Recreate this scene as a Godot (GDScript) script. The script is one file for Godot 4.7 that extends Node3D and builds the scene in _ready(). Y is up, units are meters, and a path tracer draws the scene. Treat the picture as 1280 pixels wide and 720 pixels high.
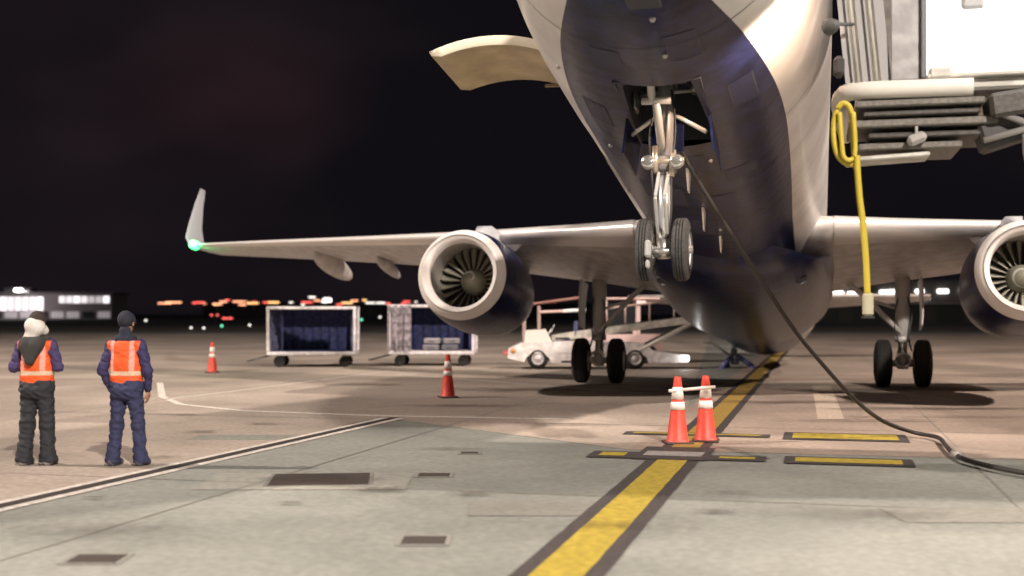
extends Node3D
# Night apron: an airliner resting on its tail, seen from in front of its nose.

const CAM_H := 1.8
const FOCAL := 1507.4 / 360.0          # focal length in half picture heights
const GEAR_S := 21.98                  # main gear station, metres behind the nose
const YAW := 0.2492
const PITCH := 0.1472
const AXLE := Vector3(5.955, 0.58, -30.67)

var rng := RandomNumberGenerator.new()
var used := {}
var mats := {}
var texs := {}

# ------------------------------------------------------------------ bookkeeping
func numbered(called: String) -> String:
	if not used.has(called):
		used[called] = 0
		return called
	used[called] += 1
	return "%s_%03d" % [called, used[called]]

func thing(called: String, label: String, category: String, at := Vector3.ZERO, turn := 0.0, group := "") -> Node3D:
	var o := Node3D.new()
	o.name = numbered(called)
	add_child(o, true)
	o.position = at
	o.rotation.y = turn
	tag(o, label, category, group)
	return o

func tag(o: Node3D, label: String, category := "", group := "", kind := "") -> Node3D:
	if label: o.set_meta("label", label)
	if category: o.set_meta("category", category)
	if group: o.set_meta("group", group)
	if kind: o.set_meta("kind", kind)
	return o

func child_name(parent: Node, called: String) -> String:
	var k := 0
	var n := called
	while parent.has_node(NodePath(n)):
		k += 1
		n = "%s_%03d" % [called, k]
	return n

func put(called: String, st: SurfaceTool, m: Material, parent: Node = null, at := Vector3.ZERO) -> MeshInstance3D:
	st.generate_normals()
	var o := MeshInstance3D.new()
	o.mesh = st.commit()
	o.material_override = m
	o.position = at
	if parent == null:
		o.name = numbered(called)
		add_child(o, true)
	else:
		o.name = child_name(parent, called)
		parent.add_child(o, true)
	return o

func again(src: MeshInstance3D, parent: Node, xf: Transform3D, m: Material = null) -> MeshInstance3D:
	var o := MeshInstance3D.new()
	o.mesh = src.mesh
	o.material_override = m if m else src.material_override
	o.transform = xf
	var base := String(src.name)
	if base.length() > 4 and base.substr(base.length() - 4, 1) == "_" and base.right(3).is_valid_int():
		base = base.left(base.length() - 4)
	o.name = child_name(parent, base)
	parent.add_child(o, true)
	return o

func copy(o: Node3D, at: Vector3, turn: float, label: String, called := "") -> Node3D:
	var c: Node3D = o.duplicate()
	var base := called
	if base == "":
		base = String(o.name)
		if base.length() > 4 and base.substr(base.length() - 4, 1) == "_" and base.right(3).is_valid_int():
			base = base.left(base.length() - 4)
	c.name = numbered(base)
	add_child(c, true)
	c.position = at
	c.rotation.y = turn
	c.set_meta("label", label)
	return c

# ------------------------------------------------------------------ materials
func noise_tex(key: String, freq: float, lo: float, hi: float, octaves := 4, seed_ := 1, size := 512, cellular := false) -> NoiseTexture2D:
	if texs.has(key): return texs[key]
	var n := FastNoiseLite.new()
	n.seed = seed_
	n.noise_type = FastNoiseLite.TYPE_CELLULAR if cellular else FastNoiseLite.TYPE_SIMPLEX_SMOOTH
	n.frequency = freq
	n.fractal_octaves = octaves
	var t := NoiseTexture2D.new()
	t.width = size
	t.height = size
	t.seamless = true
	t.noise = n
	var g := Gradient.new()
	g.set_color(0, Color(lo, lo, lo))
	g.set_color(1, Color(hi, hi, hi))
	g.set_offset(0, 0.25)
	g.set_offset(1, 0.75)
	t.color_ramp = g
	texs[key] = t
	return t

func srgb(c: Color) -> Color:
	return c.linear_to_srgb()

func mat(key: String, c := Color.WHITE, rough := 0.7, metal := 0.0, tex: Texture2D = null, scale := 1.0, world := false) -> StandardMaterial3D:
	if mats.has(key): return mats[key]
	var m := StandardMaterial3D.new()
	m.resource_name = key
	m.albedo_color = srgb(c)
	m.roughness = rough
	m.metallic = metal
	if tex:
		m.albedo_texture = tex
		m.uv1_triplanar = true
		m.uv1_world_triplanar = world
		m.uv1_scale = Vector3.ONE * scale
	mats[key] = m
	return m

func glow(key: String, c: Color, energy: float) -> StandardMaterial3D:
	if mats.has(key): return mats[key]
	var m := mat(key, Color(0.6, 0.6, 0.6), 0.4)
	m.emission_enabled = true
	m.emission = srgb(c)
	m.emission_energy_multiplier = energy
	return m

# ------------------------------------------------------------------ mesh helpers
func mb(smooth := false) -> SurfaceTool:
	var st := SurfaceTool.new()
	st.begin(Mesh.PRIMITIVE_TRIANGLES)
	st.set_smooth_group(0 if smooth else -1)
	return st

func tri(st: SurfaceTool, a: Vector3, b: Vector3, c: Vector3, inside: Vector3) -> void:
	var n := (b - a).cross(c - a)
	if n.length_squared() < 1e-16: return
	if n.dot((a + b + c) / 3.0 - inside) > 0.0:   # front faces run clockwise
		st.add_vertex(a); st.add_vertex(c); st.add_vertex(b)
	else:
		st.add_vertex(a); st.add_vertex(b); st.add_vertex(c)

func quad(st: SurfaceTool, a: Vector3, b: Vector3, c: Vector3, d: Vector3, inside: Vector3) -> void:
	tri(st, a, b, c, inside)
	tri(st, a, c, d, inside)

func box(st: SurfaceTool, center: Vector3, size: Vector3, bevel := 0.0, xf := Transform3D()) -> void:
	var h := size * 0.5
	var b: float = minf(bevel, minf(h.x, minf(h.y, h.z)) * 0.9)
	var v := {}
	for sx in [-1, 1]:
		for sy in [-1, 1]:
			for sz in [-1, 1]:
				v[[sx, sy, sz, 0]] = xf * (center + Vector3(sx * h.x, sy * (h.y - b), sz * (h.z - b)))
				v[[sx, sy, sz, 1]] = xf * (center + Vector3(sx * (h.x - b), sy * h.y, sz * (h.z - b)))
				v[[sx, sy, sz, 2]] = xf * (center + Vector3(sx * (h.x - b), sy * (h.y - b), sz * h.z))
	var mid := xf * center
	for s in [-1, 1]:
		quad(st, v[[s, -1, -1, 0]], v[[s, 1, -1, 0]], v[[s, 1, 1, 0]], v[[s, -1, 1, 0]], mid)
		quad(st, v[[-1, s, -1, 1]], v[[1, s, -1, 1]], v[[1, s, 1, 1]], v[[-1, s, 1, 1]], mid)
		quad(st, v[[-1, -1, s, 2]], v[[1, -1, s, 2]], v[[1, 1, s, 2]], v[[-1, 1, s, 2]], mid)
	if b > 0.0:
		for s in [-1, 1]:
			for t in [-1, 1]:
				quad(st, v[[s, t, -1, 0]], v[[s, t, 1, 0]], v[[s, t, 1, 1]], v[[s, t, -1, 1]], mid)
				quad(st, v[[s, -1, t, 0]], v[[s, 1, t, 0]], v[[s, 1, t, 2]], v[[s, -1, t, 2]], mid)
				quad(st, v[[-1, s, t, 1]], v[[1, s, t, 1]], v[[1, s, t, 2]], v[[-1, s, t, 2]], mid)
				for r in [-1, 1]:
					tri(st, v[[s, t, r, 0]], v[[s, t, r, 1]], v[[s, t, r, 2]], mid)

func ring(center: Vector3, axis: Vector3, r: float, n: int, squash := 1.0) -> PackedVector3Array:
	var up := Vector3.UP if absf(axis.normalized().y) < 0.9 else Vector3.RIGHT
	var u := axis.cross(up).normalized()
	var w := u.cross(axis).normalized()
	var out := PackedVector3Array()
	for k in n:
		var a := TAU * k / n
		out.append(center + u * cos(a) * r + w * sin(a) * r * squash)
	return out

func loft(st: SurfaceTool, rings: Array, closed := true, cap := true, centers: Array = [], hollow := false) -> void:
	for i in rings.size() - 1:
		var p: PackedVector3Array = rings[i]
		var q: PackedVector3Array = rings[i + 1]
		var c := Vector3.ZERO
		if centers.size():
			c = (centers[i] + centers[i + 1]) * 0.5
		else:
			for k in p.size(): c += p[k] + q[k]
			c /= 2.0 * p.size()
		for k in (p.size() if closed else p.size() - 1):
			var l := (k + 1) % p.size()
			if hollow:
				quad(st, p[k], p[l], q[l], q[k], (p[k] + q[l]) * 0.5 * 2.0 - c)
			else:
				quad(st, p[k], p[l], q[l], q[k], c)
	if cap and closed:
		for e in [0, rings.size() - 1]:
			var p: PackedVector3Array = rings[e]
			var q: PackedVector3Array = rings[1 if e == 0 else rings.size() - 2]
			var c := Vector3.ZERO
			var d := Vector3.ZERO
			for k in p.size():
				c += p[k]
				d += q[k]
			c /= p.size()
			d /= p.size()
			for k in p.size():
				tri(st, c, p[k], p[(k + 1) % p.size()], d)

func tube(st: SurfaceTool, a: Vector3, b: Vector3, r0: float, r1 := -1.0, n := 12) -> void:
	if r1 < 0.0: r1 = r0
	loft(st, [ring(a, b - a, r0, n), ring(b, b - a, r1, n)])

func sweep(st: SurfaceTool, pts: Array, r: float, n := 8) -> void:
	var rings := []
	for i in pts.size():
		var d: Vector3 = pts[mini(i + 1, pts.size() - 1)] - pts[maxi(i - 1, 0)]
		rings.append(ring(pts[i], d, r, n))
	loft(st, rings)

# profile: [along, radius] pairs
func lathe(st: SurfaceTool, origin: Vector3, axis: Vector3, profile: Array, n := 32, cap := true) -> void:
	var rings := []
	var dir := axis.normalized()
	for p in profile:
		rings.append(ring(origin + dir * p[0], dir, maxf(p[1], 0.0005), n))
	loft(st, rings, true, cap)

func smooth_path(pts: Array, per := 6) -> Array:
	var out := []
	for i in pts.size() - 1:
		var a: Vector3 = pts[maxi(i - 1, 0)]
		var b: Vector3 = pts[i]
		var c: Vector3 = pts[i + 1]
		var d: Vector3 = pts[mini(i + 2, pts.size() - 1)]
		for k in per:
			out.append(b.cubic_interpolate(c, a, d, float(k) / per))
	out.append(pts[pts.size() - 1])
	return out

func sheet(called: String, pts: Array, y: float, m: Material, label: String, parent: Node = null) -> MeshInstance3D:
	var st := mb()
	var flat := PackedVector2Array()
	for p in pts: flat.append(p)
	var idx := Geometry2D.triangulate_polygon(flat)
	for k in range(0, idx.size(), 3):
		var a := Vector3(flat[idx[k]].x, y, flat[idx[k]].y)
		var b := Vector3(flat[idx[k + 1]].x, y, flat[idx[k + 1]].y)
		var c := Vector3(flat[idx[k + 2]].x, y, flat[idx[k + 2]].y)
		tri(st, a, b, c, (a + b + c) / 3.0 - Vector3.UP)
	var o := put(called, st, m, parent)
	if parent == null:
		tag(o, label, "", "", "structure")
	return o

# ground point from how far along (a, aft) and beside (b, towards the jet bridge) the main gear it lies
func ab(a: float, b: float) -> Vector2:
	return Vector2(AXLE.x + a * sin(YAW) + b * cos(YAW), AXLE.z - a * cos(YAW) + b * sin(YAW))

func ab3(a: float, b: float, y: float) -> Vector3:
	var p := ab(a, b)
	return Vector3(p.x, y, p.y)

func ab_rect(a0: float, a1: float, b0: float, b1: float) -> Array:
	return [ab(a0, b0), ab(a0, b1), ab(a1, b1), ab(a1, b0)]

func strip(path: Array, w: float) -> Array:      # a band w wide along a path of Vector2
	var l := []
	var r := []
	for i in path.size():
		var d: Vector2 = (path[mini(i + 1, path.size() - 1)] - path[maxi(i - 1, 0)]).normalized()
		var n := Vector2(-d.y, d.x) * w * 0.5
		l.append(path[i] + n)
		r.push_front(path[i] - n)
	return l + r

# ------------------------------------------------------------------ distance-field figures
# bones: [a, b, radius at a, radius at b]; returns a SurfaceTool with vertex colours from paint
func nets(st: SurfaceTool, bones: Array, cell: float, blend: float, look := "", cut := "", wrinkle := 0.0) -> void:
	var lo := Vector3.INF
	var hi := -Vector3.INF
	for bn in bones:
		var r: float = maxf(bn[2], bn[3]) + blend + cell * 2.0
		lo = lo.min(bn[0] - Vector3.ONE * r).min(bn[1] - Vector3.ONE * r)
		hi = hi.max(bn[0] + Vector3.ONE * r).max(bn[1] + Vector3.ONE * r)
	var nx := int((hi.x - lo.x) / cell) + 2
	var ny := int((hi.y - lo.y) / cell) + 2
	var nz := int((hi.z - lo.z) / cell) + 2
	var f := PackedFloat32Array()
	f.resize(nx * ny * nz)
	f.fill(1.0)
	for bn in bones:
		var a: Vector3 = bn[0]
		var b: Vector3 = bn[1]
		var ra: float = bn[2]
		var rb: float = bn[3]
		var sq: Vector3 = bn[4] if bn.size() > 4 else Vector3.ONE      # flatten about the bone
		var r := maxf(ra, rb) * maxf(1.0, maxf(1.0 / sq.x, 1.0 / sq.z)) + blend + cell * 1.5
		var l := ((a.min(b) - Vector3.ONE * r - lo) / cell).floor().max(Vector3.ZERO)
		var h := ((a.max(b) + Vector3.ONE * r - lo) / cell).ceil().min(Vector3(nx - 1, ny - 1, nz - 1))
		var ab_ := (b - a) * sq
		var len2 := maxf(ab_.length_squared(), 1e-9)
		for k in range(int(l.z), int(h.z) + 1):
			for j in range(int(l.y), int(h.y) + 1):
				var at := (k * ny + j) * nx
				for i in range(int(l.x), int(h.x) + 1):
					var p := (lo + Vector3(i, j, k) * cell - a) * sq
					var t := clampf(p.dot(ab_) / len2, 0.0, 1.0)
					var d := (p - ab_ * t).length() - lerpf(ra, rb, t)
					var o := f[at + i]
					var m := maxf(blend - absf(o - d), 0.0) / blend
					f[at + i] = minf(o, d) - m * m * blend * 0.25
	if wrinkle > 0.0:
		var nz_ := FastNoiseLite.new()
		nz_.seed = 77
		nz_.frequency = 9.0
		nz_.fractal_octaves = 2
		for k in nz:
			for j in ny:
				for i in nx:
					var at := (k * ny + j) * nx + i
					if absf(f[at]) < 0.05:
						var p := lo + Vector3(i, j, k) * cell
						f[at] += nz_.get_noise_3d(p.x * 0.8 + p.y * 0.5, p.y * 1.5, p.z) * wrinkle
	if cut:
		for k in nz:
			for j in ny:
				for i in nx:
					var at := (k * ny + j) * nx + i
					if f[at] < 0.1:
						f[at] = maxf(f[at], cut_at(cut, lo + Vector3(i, j, k) * cell))
	var vert := {}
	var place := PackedVector3Array()
	var step := [1, nx, nx * ny]
	for k in nz - 1:
		for j in ny - 1:
			for i in nx - 1:
				var at := (k * ny + j) * nx + i
				var v0 := f[at]
				var mask := 0
				var sum := Vector3.ZERO
				var n := 0
				if absf(v0) > cell * 3.0: continue
				var g := [v0, f[at + 1], f[at + nx], f[at + nx + 1], f[at + nx * ny], f[at + nx * ny + 1], f[at + nx * ny + nx], f[at + nx * ny + nx + 1]]
				for c in 8:
					if g[c] < 0.0: mask |= 1 << c
				if mask == 0 or mask == 255: continue
				for e in [[0, 1], [2, 3], [4, 5], [6, 7], [0, 2], [1, 3], [4, 6], [5, 7], [0, 4], [1, 5], [2, 6], [3, 7]]:
					var x: float = g[e[0]]
					var y: float = g[e[1]]
					if (x < 0.0) != (y < 0.0):
						var t := x / (x - y)
						var pa := Vector3(e[0] & 1, (e[0] >> 1) & 1, e[0] >> 2)
						var pb := Vector3(e[1] & 1, (e[1] >> 1) & 1, e[1] >> 2)
						sum += pa.lerp(pb, t)
						n += 1
				vert[at] = place.size()
				place.append(lo + (Vector3(i, j, k) + sum / n) * cell)
	for at in vert:
		for ax in 3:
			var s: int = step[ax]
			var u: int = step[(ax + 1) % 3]
			var w: int = step[(ax + 2) % 3]
			var x := f[at]
			var y := f[at + s]
			if (x < 0.0) == (y < 0.0): continue
			if not (vert.has(at - u) and vert.has(at - w) and vert.has(at - u - w)): continue
			var q := [place[vert[at]], place[vert[at - u]], place[vert[at - u - w]], place[vert[at - w]]]
			if x < 0.0: q.reverse()
			for o in [0, 1, 2, 0, 2, 3]:
				st.set_color(cloth_color(look, q[o]))
				st.add_vertex(q[o])

# ------------------------------------------------------------------ the scene
func _ready() -> void:
	rng.seed = 11
	set_camera()
	set_sky()
	set_lights()
	build_ground()
	build_bridge()
	build_airliner()
	build_distance()
	build_carts()
	build_loader()
	build_cones()
	build_cables()
	build_people()

func set_camera() -> void:
	var cam := Camera3D.new()
	cam.name = "camera"
	cam.projection = Camera3D.PROJECTION_FRUSTUM
	cam.near = 0.1
	cam.far = 4000.0
	cam.size = 2.0 * cam.near / FOCAL
	cam.frustum_offset = Vector2(0.0, 32.4 / 1507.4 * cam.near)
	cam.position = Vector3(0, CAM_H, 0)
	add_child(cam)
	cam.current = true

func set_sky() -> void:
	var im := Image.create(768, 384, false, Image.FORMAT_RGBF)
	var n := FastNoiseLite.new()
	n.seed = 5
	n.frequency = 2.2
	n.fractal_octaves = 4
	for j in 384:
		var el := (0.5 - (j + 0.5) / 384.0) * PI
		for i in 768:
			var az := wrapf((i + 0.5) / 768.0 * TAU, -PI, PI)      # the picture begins straight ahead
			var d := Vector3(sin(az) * cos(el), sin(el), -cos(az) * cos(el))
			var v := n.get_noise_3dv(d * Vector3(1.0, 2.6, 1.0))
			var c := Color(0.0052, 0.0044, 0.0064)
			var cloud := clampf((v + 0.05) * 1.5, 0.0, 1.0)
			c += Color(0.006, 0.0034, 0.0036) * cloud
			# one low bank of cloud over the town, ruddy with its lamps
			var bank := Vector2((rad_to_deg(az) + 12.0) / 7.4, (rad_to_deg(el) - 9.6) / 2.7).length()
			c += Color(0.0115, 0.0042, 0.0045) * clampf(1.1 - bank + v * 0.8, 0.0, 1.0)
			im.set_pixel(i, j, c)
	var sky := Sky.new()
	var sm := PanoramaSkyMaterial.new()
	sm.panorama = ImageTexture.create_from_image(im)
	sky.sky_material = sm
	var e := Environment.new()
	e.background_mode = Environment.BG_SKY
	e.sky = sky
	e.tonemap_mode = Environment.TONE_MAPPER_LINEAR
	e.tonemap_exposure = 1.0
	e.sdfgi_enabled = true
	e.ssao_enabled = true
	e.ssil_enabled = true
	var we := WorldEnvironment.new()
	we.name = "environment"
	we.environment = e
	var ca := CameraAttributesPhysical.new()
	ca.frustum_focus_distance = 17.0
	ca.frustum_focal_length = 50.0
	ca.exposure_aperture = 0.9
	ca.frustum_near = 0.1
	ca.frustum_far = 4000.0
	we.camera_attributes = ca
	add_child(we)

func set_lights() -> void:
	# night: the sun's place is taken by a faint moon; the apron floodlights do the work
	var moon := DirectionalLight3D.new()
	moon.name = "moon"
	moon.light_energy = 0.012
	moon.light_color = Color(0.85, 0.9, 1.0)
	moon.light_angular_distance = 0.5
	moon.shadow_enabled = true
	moon.rotation = Vector3(deg_to_rad(-52), deg_to_rad(25), 0)
	add_child(moon)
	floodlight(Vector3(37, 40, -12), Vector3(3, 0, -27), 3900.0, Color(1.0, 0.93, 0.87), 0.9, "tall steel floodlight mast standing far right beyond the jet bridge")
	floodlight(Vector3(13, 30, 27), Vector3(0, 0, -28), 4300.0, Color(1.0, 0.95, 0.90), 0.9, "tall steel floodlight mast standing behind the photographer to the right")
	floodlight(Vector3(-46, 36, -18), Vector3(-9, 0, -34), 3800.0, Color(1.0, 0.93, 0.88), 0.9, "tall steel floodlight mast standing far left of the airliner")

func floodlight(at: Vector3, aim: Vector3, energy: float, color: Color, size: float, label: String) -> void:
	var t := thing("floodlight_mast", label, "floodlight", Vector3(at.x, 0, at.z), 0.0, "apron floodlight masts")
	var st := mb(true)
	tube(st, Vector3.ZERO, Vector3(0, at.y, 0), 0.32, 0.14, 16)
	put("pole", st, mat("galvanised", Color(0.35, 0.35, 0.36), 0.5, 0.6), t)
	var head := Transform3D(Basis.looking_at(aim - at), Vector3(0, at.y, 0))
	var hd := mb()
	box(hd, Vector3(0, 0, 0.25), Vector3(2.0, 1.0, 0.35), 0.05, head)
	put("lamp_housing", hd, mat("galvanised"), t)
	var ln := mb()
	box(ln, Vector3(0, 0, 0.06), Vector3(1.8, 0.85, 0.02), 0.0, head)
	put("lamp_lens", ln, glow("flood_lens", Color(1.0, 0.95, 0.85), 3.0), t)
	var l := SpotLight3D.new()
	l.name = "flood_lamp"
	l.light_energy = energy
	l.light_color = color
	l.light_size = size
	l.spot_range = 400.0
	l.spot_attenuation = 2.0
	l.spot_angle = 75.0
	l.spot_angle_attenuation = 0.6
	l.shadow_enabled = true
	add_child(l)
	l.look_at_from_position(at + (aim - at).normalized() * 0.3, aim)

# ------------------------------------------------------------------ ground
func concrete(key: String, c: Color) -> StandardMaterial3D:
	var m := mat(key, c, 0.82, 0.0, noise_tex("concrete_fine", 0.035, 0.90, 1.0, 5, 3, 1024), 0.22, true)
	m.detail_enabled = true
	m.detail_blend_mode = BaseMaterial3D.BLEND_MODE_MUL
	m.detail_albedo = noise_tex("concrete_broad", 0.006, 0.84, 1.0, 4, 9, 512)
	m.detail_uv_layer = BaseMaterial3D.DETAIL_UV_2
	m.uv2_triplanar = true
	m.uv2_world_triplanar = true
	m.uv2_scale = Vector3.ONE * 0.043
	m.roughness_texture = noise_tex("rough", 0.02, 0.75, 1.0, 3, 21, 256)
	return m

func build_ground() -> void:
	sheet("ground", [Vector2(-3000, 200), Vector2(3000, 200), Vector2(3000, -3000), Vector2(-3000, -3000)], -0.012,
		mat("asphalt", Color(0.055, 0.05, 0.045), 0.9, 0.0, noise_tex("asphalt_broad", 0.01, 0.7, 1.0, 4, 4), 0.02, true), "dark airfield ground reaching to the horizon")
	sheet("taxiway", [Vector2(-400, -112), Vector2(400, -112), Vector2(400, -190), Vector2(-400, -190)], -0.008,
		mat("taxi_asphalt", Color(0.15, 0.13, 0.112), 0.85, 0.0, noise_tex("asphalt_broad", 0.01, 0.7, 1.0), 0.03, true), "grey asphalt taxiway behind the parked airliner")
	var near := concrete("concrete_near", Color(0.278, 0.284, 0.256))
	sheet("apron", [Vector2(-140, 60), Vector2(140, 60), Vector2(140, -118), Vector2(-140, -118)], -0.004, near, "pale grey concrete apron under the airliner")
	# older, warmer concrete behind the stop marks and left of the dark drain line
	var warm := concrete("concrete_warm", Color(0.40, 0.315, 0.26))
	sheet("old_pavement", [ab(-15.3, -0.65), ab(-14.9, 13), ab(80, 60), ab(80, -0.65)], 0.0, warm, "pinkish older concrete around the nose stop marks and right main gear")
	sheet("old_pavement", [Vector2(-2.3, -21.0), Vector2(-5.6, -8.4), Vector2(-88, -6), Vector2(-120, -108), Vector2(17.8, -108), ab(-8, -0.65), ab(-15.3, -0.65)], 0.0,
		concrete("concrete_warm_left", Color(0.43, 0.36, 0.305)), "pinkish concrete left of the dark drain line under the two workers")
	# lead-in line
	var black := mat("paint_black", Color(0.052, 0.043, 0.042), 0.75, 0.0, noise_tex("wear", 0.03, 0.84, 1.0, 5, 8), 0.5, true)
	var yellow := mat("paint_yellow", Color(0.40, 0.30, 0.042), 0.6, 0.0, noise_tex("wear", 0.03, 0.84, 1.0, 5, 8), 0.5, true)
	var grey := mat("paint_grey", Color(0.30, 0.28, 0.27), 0.7, 0.0, noise_tex("wear", 0.03, 0.84, 1.0, 5, 8), 0.5, true)
	var white := mat("paint_white", Color(0.72, 0.66, 0.60), 0.7, 0.0, noise_tex("wear", 0.03, 0.84, 1.0, 5, 8), 0.5, true)
	sheet("lead_in_line_border", worn_band(-26.5, 40, 0.05, 0.64, 3), 0.004, black, "black border of the yellow lead-in line under the airliner")
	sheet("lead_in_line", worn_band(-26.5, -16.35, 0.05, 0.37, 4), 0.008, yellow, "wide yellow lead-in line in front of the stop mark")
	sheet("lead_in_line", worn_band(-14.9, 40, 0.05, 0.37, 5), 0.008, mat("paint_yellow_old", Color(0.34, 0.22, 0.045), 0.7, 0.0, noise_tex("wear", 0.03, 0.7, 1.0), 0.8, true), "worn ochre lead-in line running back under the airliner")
	sheet("stop_mark_border", ab_rect(-16.35, -14.95, -0.46, 0.46), 0.012, black, "black square of the nose wheel stop mark in front of the cones")
	sheet("stop_mark", ab_rect(-16.0, -15.5, -0.37, 0.37), 0.016, grey, "grey bar of the nose wheel stop mark in front of the cones")
	for r in [[-16.3, -15.6, -1.05, -0.46, "near left"], [-16.25, -15.75, 0.46, 1.16, "near centre"], [-16.35, -15.6, 1.38, 2.9, "near right"], [-13.35, -12.9, -1.05, 1.1, "far left"], [-13.5, -12.45, 1.29, 3.03, "far right"]]:
		sheet("stop_bar_border", ab_rect(r[0], r[1], r[2], r[3]), 0.010, black, "black outline of the %s nose gear stop bar" % r[4])
		var e := 0.13
		sheet("stop_bar", ab_rect(r[0] + e + 0.05, r[1] - e, r[2] + e, r[3] - e), 0.014, yellow, "yellow infill of the %s nose gear stop bar" % r[4])
	# drain line with white edges
	var a := Vector2(-2.06, -20.8)
	var b := Vector2(-5.6, -8.4)
	var dir := (b - a).normalized()
	var nrm := Vector2(-dir.y, dir.x)
	sheet("drain_line_edge", strip([a, b], 0.42), 0.004, white, "white painted edges of the dark line running to the left foreground")
	sheet("drain_line", strip([a - dir * 0.1, b], 0.17), 0.008, mat("drain_dark", Color(0.035, 0.028, 0.026), 0.8), "dark line between white edges running to the left foreground")
	# thin white lines
	sheet("white_curve", strip([Vector2(-9.2, -31.5), Vector2(-7.6, -26.2), Vector2(-6.6, -24.0), Vector2(-5.0, -22.4), Vector2(-2.4, -21.3), Vector2(1.0, -20.6)], 0.16), 0.004, white, "thin white curve crossing behind the end of the dark line")
	sheet("white_line", strip([Vector2(-7.3, -25.4), Vector2(-6.4, -28.4), Vector2(-5.2, -32.9), Vector2(-3.6, -39)], 0.13), 0.004, white, "thin white line running back towards the baggage carts")
	sheet("white_line", strip([Vector2(2.9, -27.5), Vector2(0.2, -31.0), Vector2(-3.4, -36.0)], 0.12), 0.004, white, "thin white line beside the left main wheels")
	sheet("white_box_line", strip([Vector2(7.75, -30.2), Vector2(5.45, -20.6)], 0.45), 0.004, mat("paint_pale", Color(0.55, 0.45, 0.36), 0.7, 0.0, noise_tex("wear", 0.03, 0.7, 1.0), 0.8, true), "pale worn bar painted between the lead-in line and the right main wheels")
	sheet("service_line", strip([Vector2(-60, -88), Vector2(-16, -88)], 0.9), -0.003, yellow, "yellow service road line far behind the workers")
	sheet("white_line", strip([ab(0.8, -1.0), ab(0.8, 9.0)], 0.5), 0.004, mat("paint_pale"), "pale cross line on the ground between the main wheels")
	# plates and covers let into the concrete
	var iron := mat("iron", Color(0.085, 0.07, 0.062), 0.65, 0.3, noise_tex("wear", 0.03, 0.7, 1.0), 2.0, true)
	plate("pit_cover", -2.08, -13.1, 1.05, 0.92, 0.1, iron, "large brown square pit cover in the apron left of centre")
	plate("pit_cover", -0.87, -13.45, 0.34, 0.3, 0.0, iron, "small dark cover right of the large square pit cover")
	plate("pit_cover", -0.70, -9.57, 0.34, 0.34, 0.0, iron, "dark square cover beside the yellow line in the foreground")
	plate("pit_cover", -3.05, -8.85, 0.36, 0.3, 0.0, iron, "dark cover at the lower left corner of the foreground")
	plate("pit_cover", -0.55, -15.6, 0.22, 0.22, 0.0, iron, "tiny dark cover beyond the small covers near the stop mark")
	for q in [[-2.2, -13.0, 2.2, 1.3, 0.33], [0.3, -11.2, 1.4, 0.9, 0.27], [4.6, -10.8, 2.4, 0.8, 0.30], [-3.9, -17.6, 1.5, 0.7, 0.31]]:
		sheet("repair_patch", [Vector2(q[0] - q[2] * 0.5, q[1] - q[3] * 0.5), Vector2(q[0] + q[2] * 0.5, q[1] - q[3] * 0.5), Vector2(q[0] + q[2] * 0.5, q[1] + q[3] * 0.5), Vector2(q[0] - q[2] * 0.5, q[1] + q[3] * 0.5)], 0.0012,
			concrete("concrete_patch_%d" % int(q[4] * 100), Color(q[4], q[4] * 0.98, q[4] * 0.87)), "slightly different patch of repaired concrete in the foreground apron")
	# joints between slabs
	var seal := mat("seal", Color(0.20, 0.19, 0.17), 0.8)
	for k in 6:
		sheet("slab_joint", strip([ab(-27 + 7.6 * k, -14), ab(-27 + 7.6 * k, 12)], 0.025), 0.002, seal, "thin sealed joint between apron slabs running across the lead-in line")
	for k in 4:
		sheet("slab_joint", strip([ab(-28, -11.6 + 7.6 * k), ab(28, -11.6 + 7.6 * k)], 0.025), 0.0025, seal, "thin sealed joint between apron slabs running along the lead-in line")
	# soft stains and tyre marks
	for s in [[5.9, 24.5, 6.0, 1.3, 0.5], [8.2, 22.8, 7.0, 0.9, 0.55], [4.4, 27.0, 4.0, 1.0, 0.4], [-1.0, 23.5, 3.5, 0.9, 0.45], [9.5, 28.5, 8.0, 1.6, 0.5], [-0.8, 16.0, 1.6, 0.4, 0.35], [2.2, 12.1, 0.6, 0.15, 0.5], [0.9, 10.2, 1.2, 0.6, 0.25], [3.2, 10.8, 2.4, 1.0, 0.22], [-2.1, 13.1, 2.4, 1.6, 0.22], [-3.4, 10.0, 2.0, 1.0, 0.2], [0.4, 28.5, 5.0, 2.2, 0.5]]:
		stain(s[0], -s[1], s[2], s[3], s[4])
	var sr := RandomNumberGenerator.new()
	sr.seed = 31
	for k in 26:
		var d := sr.randf_range(9.0, 34.0)
		var w := sr.randf_range(0.12, 0.5)
		stain(sr.randf_range(-0.36, 0.38) * d, -d, w * sr.randf_range(1.0, 2.5), w, [0.25, 0.35, 0.5, 0.6][sr.randi() % 4])
	for k in 9:
		stain(sr.randf_range(-5.0, 9.0), -sr.randf_range(19.0, 33.0), sr.randf_range(2.0, 5.0), sr.randf_range(0.3, 0.8), [0.35, 0.45, 0.55][sr.randi() % 3])

func worn_band(a0: float, a1: float, mid: float, w: float, seed_: int) -> Array:
	var r := RandomNumberGenerator.new()
	r.seed = seed_
	var l := []
	var q := []
	var n := int((a1 - a0) / 0.3)
	for k in n + 1:
		var a := lerpf(a0, a1, float(k) / n)
		l.append(ab(a, mid - w * 0.5 + r.randf_range(-0.005, 0.005)))
		q.push_front(ab(a, mid + w * 0.5 + r.randf_range(-0.005, 0.005)))
	return l + q

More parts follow.
